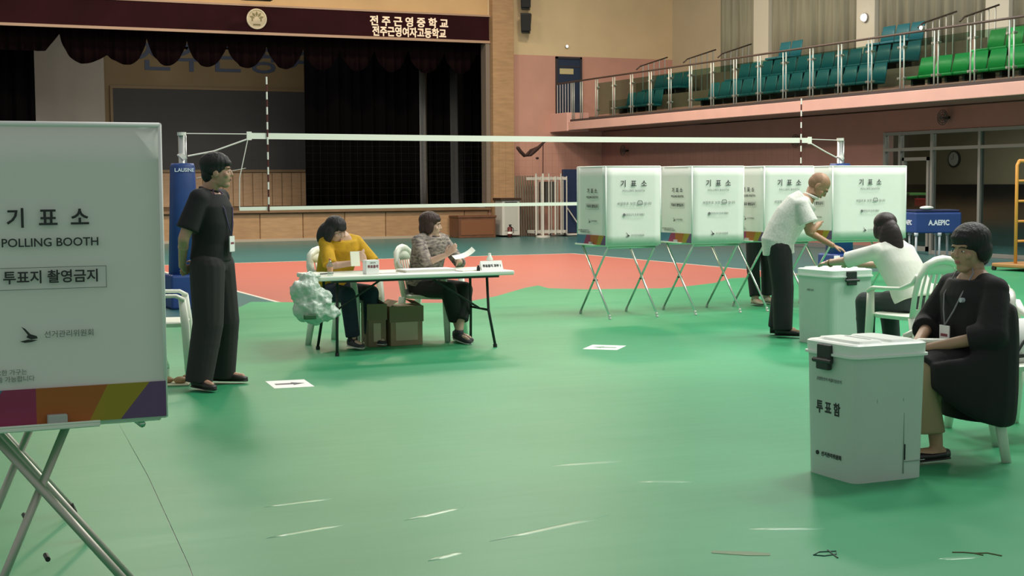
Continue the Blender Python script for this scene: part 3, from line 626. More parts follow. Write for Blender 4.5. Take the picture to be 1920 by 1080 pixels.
# ------------------------------------------------------------------ polling booths
def booth(loc, rz, label, W=.69, D=.68, detail=False):
    t = thing('polling_booth', label, 'polling booth', loc, rz, None)
    z0, z1 = .812, 1.685
    # plain text panel, faces -y
    def panel(o, ux, w, z0=z0):
        ux = Vector(ux); n = ux.cross(Vector((0, 0, 1))); o = Vector(o)
        bm = NB(); cols = []; k = 8
        for i in range(k + 1):
            col = []
            for j in range(k + 1):
                u, v = i / k, j / k; b = .006 * math.sin(PI * u) * math.sin(PI * v) - .004 * (1 - v) * math.sin(u * 9)
                p = o + ux * (w * u) + Vector((0, 0, z0 + (z1 - z0) * v)) - n * b
                col.append([bm.verts.new(p + n * d) for d in (-.004, .004)])
            cols.append(col)
        for a, b in zip(cols, cols[1:]):
            for j in range(k):
                bm.faces.new((a[j][0], b[j][0], b[j + 1][0], a[j + 1][0])); bm.faces.new((b[j][1], a[j][1], a[j + 1][1], b[j + 1][1]))
            bm.faces.new((a[0][0], a[0][1], b[0][1], b[0][0])); bm.faces.new((a[k][0], b[k][0], b[k][1], a[k][1]))
        for c in (cols[0], cols[-1]):
            for j in range(k): bm.faces.new((c[j][0], c[j + 1][0], c[j + 1][1], c[j][1]))
        bmesh.ops.recalc_face_normals(bm, faces=bm.faces[:])
        return link('panel', bm, fabric, t, True)
    panel((0, 0, 0), (1, 0, 0), W, z0); panel((0, D, 0), (0, -1, 0), D, z0 - .002); panel((W, 0, 0), (0, 1, 0), D, z0)
    bm = NB()
    for a, b in (((0, 0), (W, 0)), ((0, 0), (0, D)), ((W, 0), (W, D))):
        cyl(bm, (a[0], a[1], z1), (b[0], b[1], z1), .008, n=8)
    for p in ((0, 0), (W, 0)): cyl(bm, (p[0], p[1], z0), (p[0], p[1], z1), .007, n=8)
    for p in ((0, D), (W, D)): cyl(bm, (p[0], p[1], z0), (p[0], p[1], z1), .010, n=8)
    link('binding', bm, binding, t, True)
    bm = NB(); bbox(bm, (.012, .012, .80), (W - .012, D - .02, .818), .003, 1); link('shelf', bm, white, t)
    y_ = -.010; o = Vector((W / 2, y_, 0)); ux, uz = (1, 0, 0), (0, 0, 1)
    text('기 표 소', .082, ink, o + Vector((0, 0, 1.490)), ux, uz, t, bold=.001, spacing=1.4)
    text('POLLING BOOTH', .030, inkg, o + Vector((0, 0, 1.415)), ux, uz, t, spacing=1.25)
    text('비밀투표 보장', .036, inkg, o + Vector((-.09, 0, 1.272)), ux, uz, t, spacing=1.2)
    text('됩니다', .034, inkg, o + Vector((.18, 0, 1.272)), ux, uz, t)
    bm = NB(); box(bm, (W / 2 + .045, y_ - .001, 1.262), (W / 2 + .115, y_, 1.272)); tube(bm, [(W / 2 + .045, y_, 1.275), (W / 2 + .06, y_, 1.305), (W / 2 + .10, y_, 1.305), (W / 2 + .115, y_, 1.275)], .004, 5)
    cyl(bm, (W / 2 - .12, y_ + .002, 1.150), (W / 2 - .12, y_ - .001, 1.150), .017, n=14); link('pictogram', bm, inkg, t)
    text('촬영금지 투표지훼손', .028, inkg, o + Vector((.02, 0, 1.150)), ux, uz, t)
    def bird(o, ux, s, mname='ink'):
        ux = Vector(ux); bm = NB(); o = Vector(o)
        def poly(pts): bm.faces.new([bm.verts.new(o + ux * (x * s) + Vector((0, 0, z * s))) for x, z in pts])
        poly([(-.5, .6), (-.25, .45), (.05, .1), (.45, -.05), (.5, -.2), (.1, -.25), (-.2, -.1), (-.1, .05)])
        poly([(-.6, -.35), (-.1, -.25), (.5, -.3), (.1, -.42), (-.3, -.45)])
        return link('bird_mark', bm, ink, t)
    bird(o + Vector((-.075, -.001, .925)), ux, .05); text('선거관리위원회', .026, inkg, o + Vector((.05, 0, .92)), ux, uz, t)
    # stripe panel, faces -x ; text runs along -y
    x_ = -.010; ux = (0, -1, 0); o = Vector((x_, D / 2 - .03, 0))
    text('기  표  소', .060, ink, o + Vector((0, .005, 1.412)), ux, uz, t, bold=.0012, spacing=1.0)
    text('POLLING BOOTH', .0345, ink, o + Vector((0, 0, 1.344)), ux, uz, t, bold=.0004)
    text('투표지 촬영금지', .040, ink, o + Vector((0, 0, 1.243)), ux, uz, t, bold=.0008)
    yc = D / 2 - .03
    bm = NB()
    for ya, yb, za, zb in ((-.155, .155, 1.272, 1.2735), (-.155, .155, 1.2095, 1.211), (-.155, -.1535, 1.2095, 1.2735), (.1535, .155, 1.2095, 1.2735)):
        box(bm, (x_ - .0005, yc + ya, za), (x_ + .001, yc + yb, zb))
    link('text_frame', bm, inkg, t)
    bird((x_ - .001, yc + .066, 1.077), ux, .045); text('선거관리위원회', .022, inkg, o + Vector((0, -.045, 1.077)), ux, uz, t)
    text('기표소 안에서 도움이 필요한 가구는', .018, inkg, o + Vector((0, .075, .972)), ux, uz, t, align='RIGHT'); text('투표관리관에게 말씀 가능합니다', .018, inkg, o + Vector((0, .055, .952)), ux, uz, t, align='RIGHT')
    for o_ in [c for c in t.children if c.name.startswith('lettering')][-2:]: pass
    za, zb = .816, .922; h = zb - za
    cols = (('blue', (.05, .18, .26)), ('magenta', (.26, .03, .09)), ('orange', (.36, .11, .015)), ('yellow', (.32, .25, .015)), ('purple', (.13, .07, .17)))
    s0 = lambda u: D - u       # u runs left to right as seen
    quads = ((0, .235, .165, 0), (.235, .327, .327, .165), (.327, .530, .475, .327), (.530, .652, .565, .475), (.652, D, D, .565))
    for (nm, c), (ta, tb, bb, ba) in zip(cols, quads):
        bm = NB(); P = [(s0(ta), zb), (s0(ba), za), (s0(bb), za), (s0(tb), zb)]
        f = [bm.verts.new((x_ - .0008, y, z)) for y, z in P]; g = [bm.verts.new((x_ + .002, y, z)) for y, z in P]
        bm.faces.new(f); bm.faces.new(g[::-1])
        for i in range(4): j = (i + 1) % 4; bm.faces.new((f[i], g[i], g[j], f[j]))
        bmesh.ops.recalc_face_normals(bm, faces=bm.faces[:])
        link('colour_band', bm, mat('band_' + nm, c, .6), t)
    bm = NB(); bbox(bm, (-.055, .20, .805), (-.008, D - .03, .818), .003, 1); bbox(bm, (-.055, .20, .818), (-.050, D - .03, .824), .001, 1); link('outer_tray', bm, white, t)
    bm = NB(); bbox(bm, (-.040, .290, .818), (-.012, .345, .845), .002, 1); link('clip', bm, mat('clip_grey', (.42, .46, .43), .5), t)
    # crossed legs
    for x in (.03, W - .06):
        for (ya, yb, dx) in (((-.04, D - .06, 0), (D + .06, .06, .03)) if not detail else ((-.10, .50, 0), (.62, .28, .03))):
            bm = NB(); cyl(bm, (x + dx, ya, .02), (x + dx, yb, .80), .0125, n=10); lg = link('leg', bm, chrome if not detail else mat('dull_tube', (.52, .50, .44), .5, .8), t, True)
            bm = NB(); cyl(bm, (x + dx, ya, 0), (x + dx, ya + (yb - ya) * .03, .045), .016, n=10); link('rubber_foot', bm, mat('foot_cap', (.55, .55, .5), .5) if not detail else blackm, lg)
        bm = NB(); cyl(bm, (x - .01, D / 2, .41), (x + .045, D / 2, .41), .008, n=8); link('pivot', bm, blackm, t)
    bm = NB(); cyl(bm, (.03, D - .06, .785), (W - .06, D - .06, .785), .011, n=8); link('crossbar', bm, chrome, t, True)
    bm = NB(); cyl(bm, (.06, .06, .785), (W - .03, .06, .785), .011, n=8); link('crossbar', bm, chrome, t, True)
    return t
booth((7.60, 14.17, .004), 0, 'leftmost white polling booth of the far row, nearest the net rack')
booth((8.705, 14.17, .004), 0, 'second white polling booth from the left in the far row')
booth((9.68, 14.17, .004), 0, 'third white polling booth, partly hidden behind the bending bald man')
booth((10.65, 14.17, .004), 0, 'wide white polling booth at the right end of the far row', W=1.09)
booth((.85, 4.387, .004), PI / 2, 'large white polling booth close up at the left edge with coloured bands', W=.68, D=.70, detail=True)
booth((.80, 6.30, .004), PI / 2, 'polling booth whose chrome legs show under the close left booth', W=.62, D=.66, detail=True)

# ------------------------------------------------------------------ ballot boxes
boxm = mat('ballot_box_board', (.56, .66, .59), .5, noise=.05, nscale=4)
lidm = mat('ballot_box_lid', (.80, .86, .80), .35)
def ballot_box(loc, rz, label, w=.46, d=.42, full=True):
    """latch side faces -x (length d), plain side faces -y (length w); origin = near corner on the floor"""
    t = thing('ballot_box', label, 'ballot box', loc, rz)
    k = .012
    bm = NB(); loft(bm, [((w / 2, d / 2, .0), (w / 2 - k, 0, 0), (0, d / 2 - k, 0)), ((w / 2, d / 2, .632), (w / 2, 0, 0), (0, d / 2, 0))], 32, power=.22); link('body', bm, boxm, t)
    bm = NB(); loft(bm, [((w / 2, d / 2, .628), (w / 2 + .014, 0, 0), (0, d / 2 + .014, 0)), ((w / 2, d / 2, .640), (w / 2 + .014, 0, 0), (0, d / 2 + .014, 0))], 40, power=.22)
    loft(bm, [((w / 2, d / 2, .64), (w / 2 + .004, 0, 0), (0, d / 2 + .004, 0)), ((w / 2, d / 2, .690), (w / 2 + .006, 0, 0), (0, d / 2 + .006, 0)), ((w / 2, d / 2, .697), (w / 2 - .004, 0, 0), (0, d / 2 - .004, 0))], 40, power=.22)
    link('lid', bm, lidm, t)
    for (xa, xb) in ((.04, w / 2 - .01), (w / 2 + .01, w - .04)):
        bm = NB(); c = (xa + xb) / 2; h = (xb - xa) / 2
        loft(bm, [((c, d / 2, .695), (h, 0, 0), (0, d / 2 - .03, 0)), ((c, d / 2, .709), (h - .012, 0, 0), (0, d / 2 - .045, 0))], 24, power=.3); link('lid_panel', bm, lidm, t)
    bm = NB(); box(bm, (w / 2 - .06, d / 2 - .1, .7), (w / 2 - .045, d / 2 + .1, .7102)); link('slot', bm, mat('slot_grey', (.3, .33, .3), .6), t)
    bm = NB(); yc = d / 2 + .02
    bbox(bm, (-.022, yc - .055, .595), (.004, yc + .055, .682), .005); bbox(bm, (-.032, yc - .05, .555), (-.004, yc + .05, .615), .006); cyl(bm, (-.026, yc - .075, .600), (-.026, yc + .075, .600), .012, n=10)
    link('latch', bm, mat('latch_charcoal', (.025, .028, .028), .5), t)
    ux, uz = (0, -1, 0), (0, 0, 1)
    if full:
        text('공정한선거 아름다운선거', .020, inkg, (-.0002, d / 2, .500), ux, uz, t, spacing=1.0); text('투 표 함', .070, ink, (.004, d / 2 + .01, .352), ux, uz, t, bold=.002, wscale=.85)
        text('선거관리위원회', .026, ink, (.0065, d / 2 - .015, .113), ux, uz, t, bold=.0006)
        bm = NB(); cyl(bm, (.011, d / 2 + .10, .115), (.0045, d / 2 + .10, .115), .011, n=14); link('seal', bm, ink, t)
        bm = NB(); box(bm, (.14, .0045, .44), (.31, .012, .455)); box(bm, (.14, .0045, .40), (.147, .012, .44)); box(bm, (.303, .0045, .40), (.31, .012, .44)); link('handle_recess', bm, mat('recess_green', (.36, .46, .39), .6), t)
        bm = NB(); box(bm, (.312, .006, .03), (.315, .0125, .44)); box(bm, (.315, .006, .09), (.45, .0128, .092)); link('board_joint', bm, mat('joint_dark', (.2, .28, .23), .6), t)
        bm = NB(); box(bm, (.318, .003, .10), (.322, .012, .18)); link('slit', bm, ink, t)
    else:
        text('공정한 선거', .022, inkg, (w / 2 + .04, d + .001, .50), (-1, 0, 0), uz, t)
    return t
ballot_box((4.497, 5.79, .004), 0, 'white ballot box in the foreground with black latch and large lettering')
bb = ballot_box((8.61, 10.82, .004), PI / 2, 'white ballot box behind the front one, beside the bending bald man', w=.54, d=.49, full=False)

# ------------------------------------------------------------------ plastic armchairs (local: faces +y)
def armchair():
    t = thing('plastic_armchair', 'x', 'chair')
    def part(n, bm, sm=True): return link(n, bm, chairw, t, sm)
    bm = NB(); loft(bm, [((0, .02, .40), (.235, 0, 0), (0, .22, 0)), ((0, .02, .43), (.25, 0, 0), (0, .235, 0)), ((0, .02, .44), (.235, 0, 0), (0, .22, 0))], 28, power=.35); part('seat', bm, False)
    for sx in (-1, 1):
        bm = NB(); loft(bm, [((sx * .265, .255, 0), (.020, 0, 0), (0, .026, 0)), ((sx * .245, .235, .42), (.026, 0, 0), (0, .034, 0)), ((sx * .262, .215, .62), (.022, 0, 0), (0, .028, 0))], 12, power=.5); part('leg', bm)
        bm = NB(); loft(bm, [((sx * .245, -.285, 0), (.020, 0, 0), (0, .026, 0)), ((sx * .225, -.215, .42), (.026, 0, 0), (0, .036, 0))], 12, power=.5); part('leg', bm)
        bm = NB(); P = [(sx * .262, .235, .615), (sx * .268, .17, .648), (sx * .272, .0, .650), (sx * .265, -.13, .655), (sx * .235, -.225, .70), (sx * .222, -.262, .76)]
        st_ = []
        for i, p in enumerate(P): st_.append((p, (.030, 0, 0), (0, .006, .014)))
        loft(bm, st_, 12, power=.6); part('armrest', bm)
    P = [(-.225, -.205, .42), (-.232, -.24, .60), (-.225, -.275, .74), (-.17, -.295, .84), (-.08, -.303, .875), (0, -.305, .885), (.08, -.303, .875), (.17, -.295, .84), (.225, -.275, .74), (.232, -.24, .60), (.225, -.205, .42)]
    bm = NB(); tube(bm, P, .02, 10, radii=[.022, .022, .024, .030, .034, .036, .034, .030, .024, .022, .022]); part('backrest_frame', bm)
    bm = NB(); loft(bm, [((0, -.278, .77), (.185, 0, 0), (0, .008, 0)), ((0, -.298, .875), (.10, 0, 0), (0, .010, 0))], 16, power=.7); part('top_panel', bm)
    bm = NB(); loft(bm, [((0, -.205, .415), (.21, 0, 0), (0, .012, 0)), ((0, -.215, .49), (.21, 0, 0), (0, .010, 0))], 16, power=.4); part('lower_rail', bm, False)
    for i in range(6):
        x = -.155 + i * .062
        bm = NB(); loft(bm, [((x, -.215, .48), (.013, 0, 0), (0, .006, 0)), ((x * 1.05, -.250, .64), (.013, 0, 0), (0, .006, 0)), ((x * .95, -.282, .79), (.013, 0, 0), (0, .006, 0))], 8, power=.6); part('slat', bm)
    return t
CH = 'white plastic armchairs'
ch0 = armchair(); ch0.location = (5.52, 6.28, .004); ch0.rotation_euler = (0, 0, .92); ch0['label'] = 'white plastic armchair the woman in the black tunic sits on'; ch0['group'] = CH
FC = math.atan2(.10, 1.0)
dup(ch0, (7.83, 9.34, .004), FC, 'white plastic armchair with slatted back under the woman in white')
dup(ch0, (4.28, 13.18, .004), PI + .75, 'white plastic armchair under the woman in yellow at the table')
dup(ch0, (5.16, 13.22, .004), PI + .85, 'white plastic armchair under the woman in the patterned shirt')
dup(ch0, (2.20, 11.65, .004), -PI / 2 - .25, 'empty white plastic armchair behind the close booth, left of standing man')
dup(ch0, (6.30, 6.62, .004), PI - .1, 'white plastic armchair at the right edge holding a bag')

# ------------------------------------------------------------------ folding table and what stands on it
t = thing('folding_table', 'white folding table with black legs where two women sit', 'table', (4.63, 12.5, .004))
bm = NB(); bbox(bm, (-.93, -.36, .667), (.93, .36, .708), .012, 3); link('tabletop', bm, white, t)
bm = NB(); box(bm, (-.80, -.30, .645), (.80, -.27, .667)); box(bm, (-.80, .27, .645), (.80, .30, .667)); link('rail', bm, black_metal, t)
for sx in (-1, 1):
    for sy in (-1, 1):
        bm = NB(); tube(bm, [(sx * .72, sy * .20, .66), (sx * .73, sy * .21, .34), (sx * .76, sy * .29, .02)], .0135, 8); lg = link('leg', bm, black_metal, t, True)
        bm = NB(); cyl(bm, (sx * .76, sy * .29, 0), (sx * .759, sy * .288, .03), .019, n=10); link('foot', bm, blackm, lg)
    bm = NB(); cyl(bm, (sx * .73, -.21, .34), (sx * .73, .21, .34), .011, n=8); cyl(bm, (sx * .73, 0, .34), (sx * .22, 0, .655), .010, n=8); link('brace', bm, black_metal, t, True)
TZ = .7125
t = thing('name_sign', 'folded white name card standing at the right end of the table', 'sign', (5.40, 12.32, TZ), .12)
bm = NB(); prism(bm, [(-.035, 0), (.035, 0), (0, .085)], -.115, .115); bmesh.ops.rotate(bm, verts=bm.verts, cent=(0, 0, 0), matrix=Matrix.Rotation(PI / 2, 3, 'X') ); bmesh.ops.rotate(bm, verts=bm.verts, cent=(0, 0, 0), matrix=Matrix.Rotation(PI / 2, 3, 'Z'))
link('card', bm, paper, t)
text('투표용지 교부 1', .030, ink, (0, -.0215, .038), (1, 0, 0), (0, .38, .92), t, bold=.001)
t = thing('box_sign', 'small white box with dark lettering standing on the table', 'box', (4.215, 12.30, TZ), .15)
bm = NB(); bbox(bm, (-.055, -.035, 0), (.075, .035, .125), .003, 1); link('carton', bm, paper, t)
text('투표용지', .030, mat('wine_print', (.20, .03, .06), .6), (.012, -.0365, .065), (1, 0, 0), (0, 0, 1), t, bold=.001); text('수령인 확인', .012, inkg, (.01, -.0365, .10), (1, 0, 0), (0, 0, 1), t)
def bottle(loc, label, capm, labm, body=clearp, h=.20, r=.031):
    t = thing('drink_bottle', label, 'bottle', loc)
    bm = NB(); loft(bm, [((0, 0, .002), (r, 0, 0), (0, r, 0)), ((0, 0, h * .62), (r, 0, 0), (0, r, 0)), ((0, 0, h * .80), (r * .55, 0, 0), (0, r * .55, 0)), ((0, 0, h * .92), (r * .4, 0, 0), (0, r * .4, 0))], 16); link('bottle_body', bm, body, t, True)
    bm = NB(); cyl(bm, (0, 0, h * .9), (0, 0, h), r * .45, n=12); link('cap', bm, capm, t)
    bm = NB(); cyl(bm, (0, 0, h * .25), (0, 0, h * .52), r * 1.02, n=16, caps=False); link('label_band', bm, labm, t)
bottle((3.83, 12.25, TZ), 'slim clear bottle with an orange label on the table before the yellow shirt', mat('cap_orange', (.75, .25, .12), .4), mat('lab_orange', (.7, .35, .2), .5), h=.15, r=.024)
bottle((5.52, 12.62, TZ), 'small bottle with white and pink label behind the name card', mat('cap_white', (.85, .82, .78), .4), mat('lab_pink', (.75, .3, .3), .5), body=white, h=.14)
bottle((2.17, 11.17, .005), 'clear plastic bottle on the floor behind the close booth', mat('cap_pale', (.7, .7, .65), .4), mat('lab_clear', (.4, .6, .45), .5), h=.21)
t = thing('snack_tray', 'pale tray with wrapped snacks on the floor under the empty armchair', 'tray', (2.20, 11.02, .005), -.3)
bm = NB(); bbox(bm, (-.12, -.09, 0), (.12, .09, .012), .004); link('tray', bm, mat('tray_pale', (.6, .6, .42), .5), t)
for p, s in (((-.05, .02, .035), (.05, .035, .025)), ((.05, -.01, .035), (.05, .04, .028)), ((.09, .04, .05), (.03, .03, .02))):
    bm = NB(); ell(bm, p, s); link('snack', bm, mat('snack_tan', (.42, .27, .12), .5, noise=.3, nscale=30), t, True)
def papers(loc, rz, w, d, n, label, name='paper_stack', h=.004):
    t = thing(name, label, 'papers', loc, rz)
    for k in range(n):
        bm = NB(); a = random.uniform(-.01, .01); box(bm, (-w / 2 + a, -d / 2, k * h), (w / 2 + a, d / 2, (k + 1) * h - .0006)); link('sheet', bm, paper if k % 2 == 0 else mat('paper_cream', (.8, .76, .66), .7), t)
papers((4.80, 12.42, TZ), .05, .50, .24, 5, 'open white register book lying before the woman in the patterned shirt', h=.005)
papers((5.16, 12.32, TZ), .3, .22, .16, 2, 'loose white papers beside the name card')
papers((4.40, 12.33, TZ), -.1, .16, .12, 2, 'small white papers right of the white box sign')
t = thing('stamp', 'small black stamp on the table left of the name card', 'stamp', (5.24, 12.24, TZ))
bm = NB(); cyl(bm, (0, 0, 0), (0, 0, .035), .016, n=12); cyl(bm, (0, 0, .035), (0, 0, .05), .010, n=10); link('stamp_body', bm, blackm, t)
t = thing('pen', 'dark pen lying at the left end of the table', 'pen', (3.86, 12.45, TZ), .3)
bm = NB(); cyl(bm, (-.07, 0, .006), (.07, 0, .006), .005, n=8); link('barrel', bm, ink, t)
t = thing('shopping_bag', 'crumpled whitish plastic bag hanging from the left table end', 'bag', (3.60, 12.10, 0))
bm = NB()
for c, r in (((-.02, 0, .56), (.13, .09, .15)), ((.02, .0, .44), (.17, .10, .12)), ((.12, .02, .40), (.16, .08, .07)), ((.0, .02, .68), (.09, .07, .08)), ((-.10, .0, .60), (.07, .06, .09)), ((.08, 0, .52), (.12, .08, .10)), ((.03, 0, .35), (.07, .05, .05))): ell(bm, c, r)
bagm = mat('bag_plastic', (.52, .62, .53), .25, bump=.9, bscale=14)
o = link('bag_body', bm, bagm, t); fuse(o, .012, 1)
tx = bpy.data.textures.new('crumple', 'CLOUDS'); tx.noise_scale = .07
dm = o.modifiers.new('crumple', 'DISPLACE'); dm.texture = tx; dm.strength = .06; dm.texture_coords = 'LOCAL'
bm = NB(); tube(bm, [(.0, 0, .68), (.05, .0, .72), (.10, .03, .724)], .012, 8); link('handle', bm, bagm, t, True)
bm = NB(); bbox(bm, (-.09, -.12, .36), (.02, -.09, .40), .008); link('print_mark', bm, mat('green_print', (.04, .12, .05), .6), t)
def carton(loc, rz, w, d, h, m, label, flap=True):
    t = thing('cardboard_box', label, 'box', loc, rz)
    bm = NB(); bbox(bm, (-w / 2, -d / 2, 0), (w / 2, d / 2, h), .003, 1); link('carton', bm, m, t)
    bm = NB(); box(bm, (-w / 2 - .01, -d / 2 - .002, h - .15), (w / 2 + .01, -d / 2 - .0005, h)); link('upper_flap', bm, mat('flap_tan', (.20, .16, .09), .8), t)
    bm = NB(); box(bm, (-w / 2 + .05, -d / 2 - .003, .05), (w / 2 - .05, -d / 2 - .001, .22)); link('label_patch', bm, mat('patch_tan', (.48, .40, .28), .7), t)
    bm = NB()
    for sx in (-1, 1): a = [bm.verts.new(p) for p in ((sx * w / 2, -d / 2, h), (sx * w / 2, d / 2, h), (sx * (w / 2 - .08), d / 2, h + .05), (sx * (w / 2 - .08), -d / 2, h + .05))]; bm.faces.new(a)
    link('flap', bm, m, t)
carton((4.71, 12.86, .004), .02, .32, .28, .37, card, 'brown cardboard box under the table between the two women')
carton((4.44, 12.88, .004), -.1, .17, .30, .40, card2, 'narrower dark cardboard box under the table by the jeans')

# ------------------------------------------------------------------ right background: blue cart, orange frame
t = thing('pad_cart', 'blue padded box cart with white letters before the glass front', 'cart', (18.25, 21.3, 0), -.35)
bm = NB(); bbox(bm, (-.42, -.30, .55), (.46, .35, .93), .03, 3); link('pad_box', bm, padblue, t)
bm = NB(); bbox(bm, (-.40, -.25, .93), (.44, .33, .98), .02); link('rim', bm, mat('rim_navy', (.01, .02, .08), .6), t)
for x_, y_ in ((-.38, -.26), (-.30, .30), (.05, -.28), (.20, .3), (.42, -.26), (.42, .3)):
    bm = NB(); cyl(bm, (x_, y_, 0), (x_, y_, .56), .022, n=8); cyl(bm, (x_, y_, .50), (x_, y_, .56), .04, n=8); link('leg', bm, mat('pale_tube', (.5, .55, .6), .4), t, True)
text('A.AEPIC', .13, MATS['pad_letters'], (.03, -.303, .74), (1, 0, 0), (0, 0, 1), t, bold=.005, wscale=.85); text('AEPIC', .12, MATS['pad_letters'], (-.423, .02, .74), (0, -1, 0), (0, 0, 1), t, bold=.004)
t2 = thing('white_cloth', 'white cloth lying on top of the blue pad cart', 'cloth', (18.05, 21.2, .985), .2)
bm = NB(); ell(bm, (0, 0, .03), (.16, .1, .035)); link('cloth', bm, paper, t2, True)
t = thing('orange_frame', 'orange tube ladder frame at the right edge of the hall', 'frame', (17.63, 18.5, 0), .10)
for x_ in (0, .62):
    bm = NB(); tube(bm, [(x_, 0, .10), (x_, 0, 1.76), (x_ + (.05 if x_ == 0 else -.05), 0, 1.83)], .028, 10); link('upright', bm, orangem, t, True)
bm = NB(); tube(bm, [(.05, 0, 1.83), (.57, 0, 1.83)], .028, 10); link('top_bar', bm, orangem, t, True)
for z in (.50, .83, 1.165, 1.50):
    bm = NB(); cyl(bm, (0, 0, z), (.62, 0, z), .020, n=10); link('rung', bm, orangem, t, True)
bm = NB(); bbox(bm, (-.12, -.40, .06), (.74, .40, .13), .02); link('base', bm, mat('orange_base', (.40, .20, .07), .5), t)
for x_, y_ in ((-.1, -.36), (.7, -.36), (-.1, .36), (.7, .36)):
    bm = NB(); cyl(bm, (x_ - .02, y_, .04), (x_ + .02, y_, .04), .04, n=12); link('caster', bm, blackm, t)
t = thing('tote_bag', 'white bag with a black arrow on the armchair at the right edge', 'bag', (6.27, 6.55, .447), .1)
bm = NB(); loft(bm, [((0, 0, 0), (.17, 0, 0), (0, .08, 0)), ((0, 0, .12), (.18, 0, 0), (0, .09, 0)), ((0, .02, .24), (.15, 0, 0), (0, .04, 0))], 16, power=.5); link('bag_body', bm, paper, t, True)
bm = NB(); box(bm, (-.15, -.098, .03), (-.05, -.092, .05)); box(bm, (-.15, -.098, .03), (-.13, -.092, .10)); cyl(bm, (-.13, -.095, .04), (-.05, -.095, .13), .008, n=6); link('arrow_print', bm, ink, t)

# ------------------------------------------------------------------ people
V = Vector
def lerp(a, b, u): return V(a) * (1 - u) + V(b) * u
def hand(bm, wr, d, n, side, curl=.5, s=1.0):
    """palm + five fingers; d = pointing direction, n = palm normal (fingers curl towards n), side = direction of the thumb"""
    d, n, side = V(d).normalized(), V(n).normalized(), V(side).normalized(); wr = V(wr)
    loft(bm, [(wr - d * .01, side * .024 * s, n * .018 * s), (wr + d * .04 * s, side * .036 * s, n * .015 * s), (wr + d * .085 * s, side * .040 * s, n * .012 * s)], 12)
    for k, ln in enumerate((.072, .080, .074, .058)):
        b = wr + d * .082 * s + side * (.030 - .0205 * k) * s; dd = d; p = b
        for j, f in enumerate((.45, .32, .23)):
            dd = (dd + n * curl * (.35 + .25 * j)).normalized(); q = p + dd * ln * f * s * 1.05; cap(bm, p, q, .0088 * s, .0078 * s, 8); p = q
    p = wr + d * .025 * s + side * .028 * s; q = p + (d * .6 + side * .6 + n * .25) * .042 * s; cap(bm, p, q, .0115 * s, .010 * s, 8)
    cap(bm, q, q + (d + n * .4 * curl + side * .1).normalized() * .032 * s, .010 * s, .008 * s, 8)
def head_parts(t, c, yaw, pitch, neck, skinm, hair, hairm, roll=0, s=1.0, old=False):
    R = Euler((pitch, roll, yaw), 'XYZ').to_matrix(); c = V(c)
    R = Matrix.Rotation(yaw, 3, 'Z') @ Matrix.Rotation(roll, 3, 'Y') @ Matrix.Rotation(pitch, 3, 'X')
    P = lambda x, y, z: c + R @ (V((x, y, z)) * s)
    def E(bm, p, r, seg=20): ell(bm, P(*p), tuple(k * s for k in r), R, seg)
    bm = NB()
    E(bm, (0, -.015, .030), (.075, .094, .088)); E(bm, (0, .018, -.025), (.060, .070, .080)); E(bm, (0, .045, -.085), (.036, .034, .026)); E(bm, (0, .010, -.065), (.052, .055, .035))
    cyl(bm, P(0, .084, .016), P(0, .098, -.018), .006 * s, .010 * s, 10); E(bm, (0, .094, -.023), (.014, .012, .009)); E(bm, (0, .078, -.052), (.022, .013, .011)); E(bm, (0, .070, .030), (.052, .018, .012))
    E(bm, (.042, .058, -.020), (.022, .020, .022)); E(bm, (-.042, .058, -.020), (.022, .020, .022))
    for sx in (-1, 1): E(bm, (sx * .074, -.008, -.004), (.010, .020, .031)); E(bm, (sx * .070, -.004, -.010), (.012, .012, .016))
    cyl(bm, P(0, -.022, -.045), V(neck), .052 * s, .058 * s, 16)
    def add_features():
        for sx in (-1, 1):
            b = NB(); E(b, (sx * .031, .0820, .004), (.0120, .0055, .0042), 12); ey = link('eye', b, eyew, t, True)
            b = NB(); E(b, (sx * .031, .0862, .0042), (.0055, .0023, .0044), 10); link('iris', b, eyed, ey, True)
            b = NB(); tube(b, [P(sx * .014, .090, .021), P(sx * .031, .089, .026), P(sx * .047, .079, .021)], .0028 * s, 6); link('eyebrow', b, hairm if not old else hairg, t, True)
        b = NB(); E(b, (0, .0895, -.049), (.019, .005, .0045), 12); E(b, (0, .0885, -.057), (.017, .005, .0048), 12); link('lips', b, lipm, t, True)
        if hair:
            b = NB()
            for p, r in hair: E(b, p, r)
            o = link('hair', b, hairm, t); fuse(o, .006, 7)
    return bm, add_features
def limb(bm, pts, rad, n=14):
    for a, b, ra, rb in zip(pts, pts[1:], rad, rad[1:]): cap(bm, a, b, ra, rb, n)
